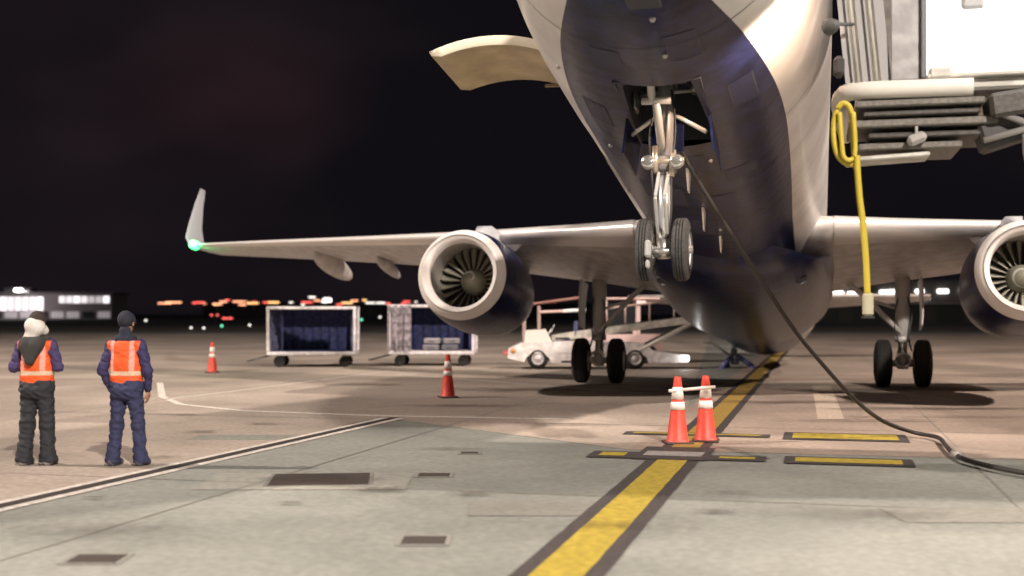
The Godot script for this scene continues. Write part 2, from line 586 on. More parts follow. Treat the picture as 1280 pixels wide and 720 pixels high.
func plate(called: String, x: float, z: float, w: float, d: float, turn: float, m: Material, label: String) -> void:
	var t := thing(called, label, "cover", Vector3(x, 0, z), turn)
	var st := mb()
	box(st, Vector3(0, 0.004, 0), Vector3(w, 0.008, d), 0.003)
	put("lid", st, m, t)
	var fr := mb()
	for s in [-1, 1]:
		box(fr, Vector3(s * (w * 0.5 + 0.025), 0.003, 0), Vector3(0.04, 0.006, d + 0.08), 0.002)
		box(fr, Vector3(0, 0.003, s * (d * 0.5 + 0.025)), Vector3(w, 0.006, 0.04), 0.002)
	put("frame", fr, mat("cover_frame", Color(0.20, 0.195, 0.175), 0.8), t)

func stain(x: float, z: float, w: float, d: float, strength: float) -> void:
	var key := "stain_%d" % int(strength * 100)
	if not mats.has(key):
		var im := Image.create(128, 128, false, Image.FORMAT_RGBA8)
		var n := FastNoiseLite.new()
		n.seed = int(strength * 100)
		n.frequency = 0.035
		for j in 128:
			for i in 128:
				var p := Vector2(i - 63.5, j - 63.5) / 64.0
				var v := clampf(1.0 - p.length() * 1.05 + n.get_noise_2d(i, j) * 0.6, 0.0, 1.0)
				im.set_pixel(i, j, Color(1, 1, 1, v * v * (3.0 - 2.0 * v) * strength))
		var m := mat(key, Color(0.06, 0.045, 0.038), 0.6)
		m.albedo_texture = ImageTexture.create_from_image(im)
		m.transparency = BaseMaterial3D.TRANSPARENCY_ALPHA
	var st := mb()
	var pts := [Vector3(-w, 0, -d) * 0.5, Vector3(w, 0, -d) * 0.5, Vector3(w, 0, d) * 0.5, Vector3(-w, 0, d) * 0.5]
	var uv := [Vector2(0, 0), Vector2(1, 0), Vector2(1, 1), Vector2(0, 1)]
	for k in [0, 1, 2, 0, 2, 3]:
		st.set_uv(uv[k])
		st.add_vertex(pts[k])
	stains += 1
	var o := put("oil_stain", st, mats[key], null, Vector3(x, 0.017 + 0.0002 * stains, z))
	tag(o, "dark oil and tyre stain on the concrete apron", "", "", "structure")

var stains := 0

# ------------------------------------------------------------------ airliner
func B(s: float, y: float, z: float) -> Vector3:
	return Vector3(y, z, GEAR_S - s)

func table(t: Array, s: float) -> float:
	for i in t.size() - 1:
		if s <= t[i + 1][0]:
			var u: float = clampf((s - t[i][0]) / (t[i + 1][0] - t[i][0]), 0.0, 1.0)
			return lerpf(t[i][1], t[i + 1][1], u)
	return t[t.size() - 1][1]

func eased(t: Array, s: float, w: float) -> float:     # a table with its corners rounded off
	if s < w: return table(t, s)
	var sum := 0.0
	for k in 9: sum += table(t, s + w * (k - 4) / 4.0)
	return sum / 9.0

const TOP := [[0.0, 3.12], [0.3, 3.55], [0.8, 3.95], [1.5, 4.5], [2.5, 5.2], [3.5, 5.62], [5.0, 5.82], [6.5, 5.87], [35.0, 5.87], [38.0, 5.85], [41.0, 5.7], [44.0, 5.35], [44.5, 5.2]]
const BOT := [[0.0, 3.05], [0.3, 2.66], [0.8, 2.37], [1.5, 2.1], [2.5, 1.9], [3.5, 1.80], [5.0, 1.745], [6.5, 1.73], [29.0, 1.73], [31.0, 1.84], [33.0, 2.0], [35.0, 2.4], [38.0, 3.15], [41.0, 3.85], [44.0, 4.65], [44.5, 4.85]]
const HALF := [[0.0, 0.04], [0.3, 0.48], [0.8, 0.84], [1.5, 1.2], [2.5, 1.53], [3.5, 1.75], [5.0, 1.92], [6.5, 1.975], [29.0, 1.975], [31.0, 1.92], [33.0, 1.82], [35.0, 1.68], [38.0, 1.4], [41.0, 1.0], [44.0, 0.42], [44.5, 0.2]]
const WIDE := [[0.0, 3.08], [1.5, 3.3], [3.5, 3.6], [6.5, 3.8], [33.0, 3.8], [38.0, 4.35], [44.5, 5.05]]
const BLUE := [[0.0, 8.0], [1.7, 22.0], [2.5, 31.5], [3.5, 35.5], [4.8, 40.0], [6.2, 43.0], [7.5, 44.3], [10.3, 44.0], [13.0, 42.0], [20.0, 42.0], [34.0, 40.0], [44.5, 20.0]]

func skin(s: float, deg: float, off := 0.0) -> Vector3:   # point on the fuselage, deg from the keel towards the bridge side
	var t := deg_to_rad(deg)
	var zc := eased(WIDE, s, 0.8)
	var h: float = (zc - eased(BOT, s, 0.8)) if cos(t) > 0.0 else (eased(TOP, s, 0.8) - zc)
	return B(s, (eased(HALF, s, 0.8) + off) * sin(t), zc - (h + off) * cos(t))

func build_airliner() -> void:
	var t := thing("airliner", "white and dark blue airliner resting on its tail with nose gear in the air", "airliner")
	var basis_ := Basis(Vector3.UP, -YAW) * Basis(Vector3.RIGHT, -PITCH)
	t.transform = Transform3D(basis_, AXLE - basis_ * Vector3(0, 0.58, 0))
	var grime := noise_tex("grime", 0.008, 0.93, 1.0, 5, 14, 512)
	var white := mat("aircraft_white", Color(0.78, 0.74, 0.71), 0.4, 0.0, grime, 0.13)
	white.clearcoat_enabled = true
	white.clearcoat = 0.3
	white.clearcoat_roughness = 0.15
	var blue := mat("aircraft_blue", Color(0.014, 0.0195, 0.075), 0.3, 0.0, noise_tex("grime_blue", 0.012, 0.6, 1.0, 5, 15, 512), 0.4)
	blue.metallic_specular = 0.38
	var wv := FastNoiseLite.new()
	wv.seed = 61
	wv.frequency = 0.012
	wv.fractal_octaves = 3
	var wt := NoiseTexture2D.new()
	wt.width = 512
	wt.height = 512
	wt.seamless = true
	wt.as_normal_map = true
	wt.bump_strength = 6.0
	wt.noise = wv
	blue.normal_enabled = true
	blue.normal_scale = 0.22
	blue.normal_texture = wt
	blue.clearcoat_enabled = true
	blue.clearcoat = 0.18
	blue.clearcoat_roughness = 0.25
	var wing_grey := mat("wing_grey", Color(0.60, 0.56, 0.54), 0.4, 0.0, grime, 0.5)
	var metal := mat("bare_metal", Color(0.70, 0.68, 0.66), 0.28, 0.85)
	var dark := mat("dark_bay", Color(0.05, 0.05, 0.062), 0.7)
	# stations
	var stations := []
	for s in [0.0, 0.1, 0.3, 0.55, 0.8, 1.1, 1.4, 1.7, 2.0, 2.3, 2.6, 2.9, 3.2, 3.5, 3.8, 4.1, 4.4, 4.7, 5.0, 5.3, 5.6, 5.9, 6.15, 6.4, 6.8, 7.2, 7.7, 8.2, 8.8, 9.4, 10.0, 10.7, 11.5, 12.3, 13.0, 15, 17, 20, 23, 26, 29, 31, 32, 33, 34, 35, 36.5, 38, 39.5, 41, 42.5, 44, 44.5]:
		stations.append(s)
	# white upper shell, with the forward hold's opening on the side away from the bridge
	var up := mb(true)
	var lo := mb(true)
	var nU := 44
	var nL := 30
	for i in stations.size() - 1:
		var s0: float = stations[i]
		var s1: float = stations[i + 1]
		var c := B((s0 + s1) * 0.5, 0, (table(WIDE, s0) + table(WIDE, s1)) * 0.5)
		var b0 := eased(BLUE, s0, 1.1)
		var b1 := eased(BLUE, s1, 1.1)
		for k in nU:
			var u0 := float(k) / nU
			var u1 := float(k + 1) / nU
			var deg := lerpf(b0, 360.0 - b0, (u0 + u1) * 0.5)
			if s0 >= 8.2 and s1 <= 10.0 and deg > 268.0 and deg < 309.0: continue
			quad(up, skin(s0, lerpf(b0, 360.0 - b0, u0)), skin(s0, lerpf(b0, 360.0 - b0, u1)), skin(s1, lerpf(b1, 360.0 - b1, u1)), skin(s1, lerpf(b1, 360.0 - b1, u0)), c)
		for k in nL:
			var u0 := float(k) / nL
			var u1 := float(k + 1) / nL
			if s0 >= 4.1 and s1 <= 6.4 and absf((u0 + u1) - 1.0) < 0.34: continue   # nose gear bay
			quad(lo, skin(s0, lerpf(-b0, b0, u0)), skin(s0, lerpf(-b0, b0, u1)), skin(s1, lerpf(-b1, b1, u1)), skin(s1, lerpf(-b1, b1, u0)), c)
	put("fuselage", up, white, t)
	var belly := put("belly", lo, blue, t)
	# nose gear bay
	var bay := mb()
	box(bay, B(5.25, 0, 2.55), Vector3(0.98, 0.04, 2.36))
	for s in [-1, 1]: box(bay, B(5.25, s * 0.49, 2.2), Vector3(0.03, 0.75, 2.36))
	box(bay, B(4.08, 0, 2.2), Vector3(0.98, 0.75, 0.03))
	box(bay, B(6.42, 0, 2.2), Vector3(0.98, 0.75, 0.03))
	put("nose_gear_bay", bay, dark, t)
	var pipes := mb(true)
	for k in 5: tube(pipes, B(4.2, -0.36 + 0.18 * k, 2.42 + 0.03 * (k % 2)), B(6.3, -0.34 + 0.17 * k, 2.45), 0.025, -1, 8)
	for k in 4:
		tube(pipes, B(4.4 + k * 0.5, -0.46, 2.3), B(4.4 + k * 0.5, 0.46, 2.34), 0.035, -1, 8)
		box(pipes, B(4.55 + k * 0.45, -0.3 + 0.2 * k, 2.36), Vector3(0.2, 0.14, 0.24), 0.03)
		box(pipes, B(4.4 + k * 0.55, 0.44 * (1 if k % 2 else -1), 2.05), Vector3(0.05, 0.2, 0.3), 0.02)
	put("bay_pipes", pipes, mat("pipe_grey", Color(0.3, 0.3, 0.3), 0.4, 0.6), t)
	# details along the keel
	var hat := mb()
	box(hat, B(2.1, 0.12, table(BOT, 2.1) + 0.0), Vector3(0.34, 0.05, 0.42), 0.015, Transform3D())
	put("access_hatch", hat, dark, t)
	for p in [[1.75, 0.15], [2.5, 0.17], [3.3, 0.2], [4.58, -1.25], [7.29, -1.06], [10.83, -1.34], [7.2, 0.35], [11.5, 0.15]]:
		var pr := mb(true)
		var deg := rad_to_deg(asin(clampf(p[1] / table(HALF, p[0]), -1, 1)))
		var at := skin(p[0], deg, -0.005)
		var nr: Vector3 = (at - B(p[0], 0, table(WIDE, p[0]))).normalized()
		lathe(pr, at, nr, [[0.0, 0.036], [0.02, 0.03], [0.04, 0.02], [0.045, 0.001]], 14)
		put("drain_fitting", pr, mat("fitting_grey", Color(0.45, 0.44, 0.43), 0.35, 0.5), t)
	for p in [[7.6, 0.0, 0.3], [10.0, 0.0, 0.34], [12.2, 0.1, 0.26]]:
		var an := mb()
		loft(an, [PackedVector3Array([B(p[0] - 0.16, p[1] - 0.02, 1.75), B(p[0] - 0.16, p[1] + 0.02, 1.75), B(p[0] + 0.2, p[1] + 0.02, 1.75), B(p[0] + 0.2, p[1] - 0.02, 1.75)]),
			PackedVector3Array([B(p[0] + 0.05, p[1] - 0.01, 1.75 - p[2]), B(p[0] + 0.05, p[1] + 0.01, 1.75 - p[2]), B(p[0] + 0.2, p[1] + 0.01, 1.75 - p[2]), B(p[0] + 0.2, p[1] - 0.01, 1.75 - p[2])])])
		put("blade_antenna", an, mat("aircraft_white"), t)
	# panel seams round the fuselage
	for s in [3.1, 7.0, 9.0, 11.0, 13.2]:
		var seam := mb(true)
		var ra := []
		var rb := []
		for k in 41:
			ra.append(skin(s, -80 + 4.0 * k, 0.0015))
			rb.append(skin(s + 0.012, -80 + 4.0 * k, 0.0015))
		for k in 40: quad(seam, ra[k], ra[k + 1], rb[k + 1], rb[k], B(s, 0, 3.8))
		put("panel_seam", seam, mat("seam", Color(0.06, 0.06, 0.07), 0.6), t)
	for q in [[2.9, 3.5, 8, 20], [3.2, 3.7, -22, -10], [6.9, 7.7, -12, 8], [7.9, 8.5, 14, 28], [8.7, 9.8, -26, -6], [9.2, 10.4, 4, 16], [10.8, 11.9, -14, 14], [12.2, 13.0, 18, 34], [7.2, 8.0, -36, -24], [4.6, 5.4, 24, 34], [5.2, 6.0, -34, -24]]:
		var ap := mb(true)
		for k in 4:
			var d0 := lerpf(q[2], q[3], k / 4.0)
			var d1 := lerpf(q[2], q[3], (k + 1) / 4.0)
			quad(ap, skin(q[0], d0, 0.003), skin(q[0], d1, 0.003), skin(q[1], d1, 0.003), skin(q[1], d0, 0.003), B(q[0], 0, 3.8))
		put("access_panel", ap, mat("panel_blue", Color(0.017, 0.021, 0.062), 0.42), t)
		var fa := mb(true)
		for e in [[q[0], q[0] + 0.014, q[2], q[3]], [q[1] - 0.014, q[1], q[2], q[3]], [q[0], q[1], q[2], q[2] + 0.4], [q[0], q[1], q[3] - 0.4, q[3]]]:
			for k in 3:
				var d0 := lerpf(e[2], e[3], k / 3.0)
				var d1 := lerpf(e[2], e[3], (k + 1) / 3.0)
				quad(fa, skin(e[0], d0, 0.006), skin(e[0], d1, 0.006), skin(e[1], d1, 0.006), skin(e[1], d0, 0.006), B(e[0], 0, 3.8))
		put("panel_edge", fa, mat("seam"), t)
	# belly fairing at the wing
	var fr := mb(true)
	var rings := []
	var cs := []
	for q in [[14.0, 0.9, 1.80], [14.15, 1.35, 1.72], [14.4, 1.68, 1.62], [14.8, 1.92, 1.52], [15.4, 2.06, 1.45], [16.4, 2.14, 1.4], [19, 2.16, 1.38], [22.5, 2.16, 1.38], [24.5, 2.08, 1.46], [26.5, 1.8, 1.6], [28.0, 1.3, 1.74]]:
		var pts := PackedVector3Array()
		for k in 37:
			var an := deg_to_rad(lerpf(44.0, 82.0, clampf((q[0] - 14.0) / 3.4, 0.0, 1.0)) * (k / 18.0 - 1.0))
			var e := 2.0 / 2.1
			var y: float = q[1] * signf(sin(an)) * pow(absf(sin(an)), e)
			var z: float = 2.6 - (2.6 - q[2]) * signf(cos(an)) * pow(absf(cos(an)), e)
			pts.append(B(q[0], y, z))
		rings.append(pts)
		cs.append(B(q[0], 0, 2.85))
	loft(fr, rings, false, false, cs)
	var c0: Vector3 = cs[0]
	for k in 36: tri(fr, c0, rings[0][k], rings[0][k + 1], B(15, 0, 2.85))
	var fairing := put("belly_fairing", fr, blue, t)
	for sd in [-1, 1]:
		var inl := mb(true)
		lathe(inl, B(16.25, sd * 1.45, 1.69), Vector3(0.5 * sd, -0.8, 0.35).normalized(), [[-0.08, 0.13], [0.02, 0.13], [0.04, 0.115], [0.02, 0.10], [-0.03, 0.095]], 20)
		put("air_inlet", inl, mat("inlet_rim", Color(0.12, 0.12, 0.15), 0.4, 0.4), fairing)
		var hole := mb(true)
		lathe(hole, B(16.25, sd * 1.45, 1.69), Vector3(0.5 * sd, -0.8, 0.35).normalized(), [[0.024, 0.10], [0.026, 0.001]], 20)
		put("inlet_hole", hole, dark, fairing)
	build_wings(t, wing_grey, white, blue, metal)
	for sd in [-1, 1]: build_engine(t, sd, white, blue, metal, dark)
	for sd in [-1, 1]: main_gear(t, sd, white, metal)
	nose_gear(t, white, metal, dark, blue)
	cargo_door(t)
	# tail
	for sd in [-1, 1]:
		var st := mb(true)
		loft(st, [foil_section(0.3, 38.3, 4.0, 4.95, 0.11, 0.0, sd, 0.0), foil_section(6.2, 42.0, 1.5, 5.55, 0.10, 0.0, sd, 0.0)])
		put("tailplane", st, wing_grey, t)
	var fin := mb(true)
	var fa := PackedVector3Array()
	var fb := PackedVector3Array()
	for p in foil(10):
		fa.append(B(36.5 + p.x * 6.2, p.y * 6.2 * 0.11, 5.6))
		fb.append(B(42.0 + p.x * 2.1, p.y * 2.1 * 0.10, 11.7))
	loft(fin, [fa, fb])
	put("tail_fin", fin, blue, t)

func foil(n: int) -> Array:
	var out := []
	for k in n + 1:            # over the top from trailing edge to leading edge
		var x := 0.5 + 0.5 * cos(PI * k / n)
		out.append(Vector2(x, foil_t(x) + 0.02 * sin(PI * x)))
	for k in range(1, n):
		var x := 0.5 - 0.5 * cos(PI * k / n)
		out.append(Vector2(x, -foil_t(x) * 0.8 + 0.02 * sin(PI * x)))
	return out

func foil_t(x: float) -> float:
	return 5.0 * (0.2969 * sqrt(x) - 0.126 * x - 0.3516 * x * x + 0.2843 * x * x * x - 0.1016 * x * x * x * x) * 1.0

func foil_section(y: float, le: float, chord: float, z: float, thick: float, cant: float, side: float, incidence: float) -> PackedVector3Array:
	var out := PackedVector3Array()
	for p in foil(14):
		var th: float = p.y * chord * thick
		var down: float = p.x * chord * sin(incidence)
		var yy: float = y - th * sin(cant)
		var zz: float = z + th * cos(cant) - down * cos(cant)
		out.append(B(le + p.x * chord, yy * side, zz))
	return out

func build_wings(t: Node3D, grey: Material, white: Material, blue: Material, metal: Material) -> void:
	for sd in [-1.0, 1.0]:
		var st := mb(true)
		loft(st, [foil_section(1.2, 15.75, 6.5, 2.72, 0.15, 0, sd, 0.07), foil_section(2.0, 16.2, 6.05, 2.83, 0.145, 0, sd, 0.07), foil_section(3.5, 17.0, 5.25, 2.97, 0.135, 0, sd, 0.062),
			foil_section(6.4, 18.5, 3.85, 3.24, 0.12, 0, sd, 0.05), foil_section(10.0, 20.3, 3.05, 3.58, 0.11, 0, sd, 0.035), foil_section(14.0, 22.3, 2.2, 3.96, 0.105, 0, sd, 0.02), foil_section(16.6, 23.6, 1.65, 4.2, 0.10, 0.05, sd, 0.01)])
		var wing := put("wing", st, grey, t)
		var le := mb(true)      # bright slat edge
		var ra := []
		for q in [[2.1, 16.24, 6.0, 2.838, 0.145, 0.07], [3.5, 17.0, 5.25, 2.97, 0.135, 0.062], [6.4, 18.5, 3.85, 3.24, 0.12, 0.05], [10.0, 20.3, 3.05, 3.58, 0.11, 0.035], [14.0, 22.3, 2.2, 3.96, 0.105, 0.02], [16.5, 23.55, 1.67, 4.19, 0.10, 0.01]]:
			var pts := PackedVector3Array()
			for k in 9:
				var x: float = pow(absf(k - 4.0) / 4.0, 2.0) * 0.1
				var th: float = (foil_t(x) if k < 4 else -foil_t(x) * 0.8) + 0.02 * sin(PI * x)
				pts.append(B(q[1] - 0.004 + x * q[2], q[0] * sd, q[3] + th * q[2] * q[4] * 1.03 - x * q[2] * sin(q[5])))
			ra.append(pts)
		loft(le, ra, false, false, [B(17.6, 2.1 * sd, 2.8), B(18, 3.5 * sd, 2.95), B(19.5, 6.4 * sd, 3.2), B(21, 10 * sd, 3.55), B(23, 14 * sd, 3.93), B(24.2, 16.5 * sd, 4.18)])
		put("slat", le, mat("slat_metal", Color(0.78, 0.74, 0.72), 0.3, 0.35), wing)
		var sk := mb(true)
		loft(sk, [foil_section(16.6, 23.6, 1.65, 4.2, 0.10, 0.05, sd, 0.01), foil_section(17.1, 23.95, 1.5, 4.3, 0.10, 0.45, sd, 0.0), foil_section(17.4, 24.25, 1.2, 4.58, 0.095, 1.0, sd, 0.0),
			foil_section(17.55, 24.65, 0.85, 5.1, 0.09, 1.25, sd, 0.0), foil_section(17.7, 25.2, 0.55, 5.9, 0.085, 1.32, sd, 0.0), foil_section(17.8, 25.65, 0.34, 6.5, 0.08, 1.34, sd, 0.0)])
		put("winglet", sk, white if sd > 0 else mat("winglet_grey", Color(0.42, 0.42, 0.46), 0.35), wing)
		var nl := mb(true)
		var lp := B(23.78, 16.8 * sd, 4.22)
		loft(nl, [ring(lp + Vector3(0, 0, 0.2), Vector3.BACK, 0.05, 12), ring(lp + Vector3(0, 0, 0.12), Vector3.BACK, 0.14, 12), ring(lp + Vector3(0, 0, -0.1), Vector3.BACK, 0.15, 12)])
		put("navigation_light", nl, glow("nav_green", Color(0.01, 1.0, 0.22), 3.2) if sd < 0 else glow("nav_red", Color(1.0, 0.06, 0.03), 6.0), wing)
		var ll := OmniLight3D.new()
		ll.name = "navigation_lamp"
		ll.light_energy = 0.8
		ll.light_color = Color(0.15, 1.0, 0.55) if sd < 0 else Color(1.0, 0.15, 0.1)
		ll.light_size = 0.06
		ll.omni_range = 100.0
		ll.omni_attenuation = 2.0
		ll.shadow_enabled = true
		nl = null
		t.add_child(ll)
		ll.position = lp + Vector3(0, 0, 0.24)
		# flap track fairings
		for q in [[12.1, 22.2, 2.9, 0.32, 3.60], [10.1, 21.9, 2.0, 0.18, 3.38]]:
			var f := mb(true)
			var rs := []
			for k in 11:
				var u := k / 10.0
				var r: float = q[3] * sqrt(maxf(sin(PI * pow(u, 0.75)), 0.0)) + 0.01
				rs.append(ring(B(q[1] + u * q[2], q[0] * sd, q[4] + 0.02 - u * 0.22), Vector3.BACK, r * 0.75, 14, 1.35))
			loft(f, rs)
			put("flap_fairing", f, grey, wing)

func build_engine(t: Node3D, sd: float, white: Material, blue: Material, metal: Material, dark: Material) -> void:
	var o := B(15.5, 5.75 * sd, 1.75)
	var back := Vector3(0, 0, -1)
	var st := mb(true)
	lathe(st, o, back, [[0.26, 1.0], [0.6, 1.06], [1.1, 1.10], [1.8, 1.11], [2.5, 1.06], [3.1, 0.96], [3.7, 0.80], [3.95, 0.73]], 56, false)
	var eng := put("engine", st, blue, t)
	var lip := mb(true)
	lathe(lip, o, back, [[0.26, 1.0], [0.15, 0.965], [0.07, 0.925], [0.02, 0.89], [0.0, 0.85], [0.02, 0.80], [0.08, 0.755], [0.18, 0.725], [0.28, 0.715]], 56, false)
	put("inlet_lip", lip, mat("lip_metal", Color(0.78, 0.74, 0.71), 0.42, 0.0), eng)
	var duct := mb(true)
	var rr := []
	for p in [[0.28, 0.715], [0.45, 0.725], [0.7, 0.765], [1.1, 0.79], [1.5, 0.80]]: rr.append(ring(o + back * p[0], back, p[1], 56))
	loft(duct, rr, true, false, [], true)
	put("inlet_duct", duct, mat("duct_grey", Color(0.42, 0.39, 0.36), 0.5), eng)
	var fc := mb(true)
	lathe(fc, o, back, [[1.36, 0.795], [1.37, 0.001]], 40, false)
	put("fan_frame", fc, mat("fan_dark", Color(0.05, 0.045, 0.035), 0.6, 0.3), eng)
	var bl := mb(true)
	var prev := []
	for k in 6:
		var u := k / 5.0
		var r := lerpf(0.27, 0.782, u)
		var tw := lerpf(0.35, 1.05, u)
		var w := lerpf(0.13, 0.21, u)
		var cen := Vector3(0, r, 0)
		var d := Vector3(sin(tw), 0, -cos(tw)) * w * 0.5
		var now := [cen - d, cen + Vector3(cos(tw), 0, sin(tw)) * 0.012, cen + d, cen - Vector3(cos(tw), 0, sin(tw)) * 0.004]
		if prev.size():
			for e in 4: quad(bl, prev[e], prev[(e + 1) % 4], now[(e + 1) % 4], now[e], (prev[0] + now[2]) * 0.5)
		prev = now
	var first: MeshInstance3D = null
	for k in 22:
		var xf := Transform3D(Basis(Vector3(0, 0, 1), TAU * k / 22.0), o + back * 1.22)
		if first == null:
			first = put("fan_blade", bl, mat("fan_blade", Color(0.28, 0.26, 0.21), 0.45, 0.3), eng)
			first.transform = xf
		else:
			again(first, eng, xf)
	var sp := mb(true)
	var prof := [[0.72, 0.001], [0.74, 0.06], [0.80, 0.12], [0.90, 0.19], [1.03, 0.25], [1.18, 0.285], [1.30, 0.295]]
	lathe(sp, o, back, prof, 32)
	put("spinner", sp, mat("spinner_grey", Color(0.33, 0.32, 0.25), 0.45), eng)
	var sw := mb(true)
	for k in 26:
		var pp := []
		for e in [k, k + 1]:
			var u: float = e / 26.0
			for w in [0.0, 1.0]:
				var along: float = 0.73 + 0.27 * (u + w * 0.26 * sin(PI * minf(u * 1.1, 1.0)))
				var r := 0.0
				for i in prof.size() - 1:
					if along >= prof[i][0] and along <= prof[i + 1][0]:
						r = lerpf(prof[i][1], prof[i + 1][1], (along - prof[i][0]) / (prof[i + 1][0] - prof[i][0]))
				var an: float = sd * 0.6 + u * 5.2
				pp.append(o + back * (along - 0.006) + Vector3(cos(an), sin(an), 0) * (r + 0.004))
		quad(sw, pp[0], pp[1], pp[3], pp[2], o + back * 1.15)
	put("spinner_spiral", sw, mat("spiral_white", Color(0.75, 0.75, 0.72), 0.5), eng)
	var ex := mb(true)
	lathe(ex, o, back, [[3.6, 0.62], [4.3, 0.5], [4.7, 0.42], [5.3, 0.12], [5.4, 0.01]], 32)
	put("exhaust", ex, mat("exhaust_metal", Color(0.28, 0.25, 0.22), 0.4, 0.8), eng)
	var py := mb(true)
	var pr := []
	for q in [[16.6, 2.80, 2.86, 0.02], [17.4, 2.72, 3.2, 0.17], [18.6, 2.68, 3.22, 0.2], [20.0, 2.45, 3.1, 0.2], [21.5, 2.55, 2.95, 0.12]]:
		pr.append(PackedVector3Array([B(q[0], 5.75 * sd - q[3], q[1]), B(q[0], 5.75 * sd - q[3], q[2]), B(q[0], 5.75 * sd + q[3], q[2]), B(q[0], 5.75 * sd + q[3], q[1])]))
	loft(py, pr)
	put("pylon", py, mat("pylon_grey", Color(0.42, 0.42, 0.45), 0.4), eng)
	var sk := mb()
	var an := deg_to_rad(48.0)
	for s in [-1.0]:
		var c := o + back * 1.0 + Vector3(-sd * cos(an), sin(an), 0) * 1.1
		var n := Vector3(-sd * cos(an), sin(an), 0)
		tri(sk, c, c + back * 0.9 + n * 0.02, c + back * 0.9 + n * 0.25, c + Vector3(0, -1, 0))
		tri(sk, c + Vector3(0.012, 0, 0), c + back * 0.9 + n * 0.02 + Vector3(0.012, 0, 0), c + back * 0.9 + n * 0.25 + Vector3(0.012, 0, 0), c + Vector3(0, 1, 0))
	put("strake", sk, mat("strake_grey", Color(0.5, 0.5, 0.52), 0.4), eng)
	for q in [[1.62, 0.02], [2.62, 0.03]]:
		var seam := mb(true)
		lathe(seam, o, back, [[q[0], table([[1.1, 1.1], [1.8, 1.11], [2.5, 1.06], [3.1, 0.96]], q[0]) + 0.003], [q[0] + q[1], table([[1.1, 1.1], [1.8, 1.11], [2.5, 1.06], [3.1, 0.96]], q[0] + q[1]) + 0.003]], 56, false)
		put("cowl_seam", seam, mat("seam_pale", Color(0.12, 0.12, 0.16), 0.5), eng)

func tyre_profile(r: float, w: float, rim: float) -> Array:
	var out := [[-w * 0.40, rim], [-w * 0.48, rim + 0.03]]
	for k in 13:
		var u := -1.0 + k / 6.0
		var x := u * w * 0.5
		out.append([x, r - (r - rim - 0.05) * pow(absf(u), 5.5)])
	out.append([w * 0.48, rim + 0.03])
	out.append([w * 0.40, rim])
	return out

func wheel(parent: Node3D, at: Vector3, r: float, w: float, rim: float, rubber: Material, hubm: Material, dish := 0.5) -> void:
	var ty := mb(true)
	lathe(ty, at, Vector3.RIGHT, tyre_profile(r, w, rim), 36, false)
	put("tyre", ty, rubber, parent)
	var hb := mb(true)
	lathe(hb, at, Vector3.RIGHT, [[-w * 0.42, rim + 0.004], [-w * 0.36, rim * 0.9], [-w * dish * 0.5, rim * 0.55], [-w * 0.38, rim * 0.32], [-w * 0.4, 0.001]], 28, false)
	lathe(hb, at, Vector3.RIGHT, [[w * 0.42, rim + 0.004], [w * 0.36, rim * 0.9], [w * dish * 0.5, rim * 0.55], [w * 0.38, rim * 0.32], [w * 0.4, 0.001]], 28, false)
	put("wheel_hub", hb, hubm, parent)
	if r > 0.35:
		for sd in [-1, 1]:
			for g in [-0.16, 0.0, 0.16]:
				if sd > 0: continue
				var gr := mb(true)
				lathe(gr, at + Vector3(g * w, 0, 0), Vector3.RIGHT, [[-0.008, r - 0.004], [-0.008, r + 0.0015], [0.008, r + 0.0015], [0.008, r - 0.004]], 36, false)
				put("tread_groove", gr, mat("groove", Color(0.012, 0.012, 0.012), 0.9), parent)

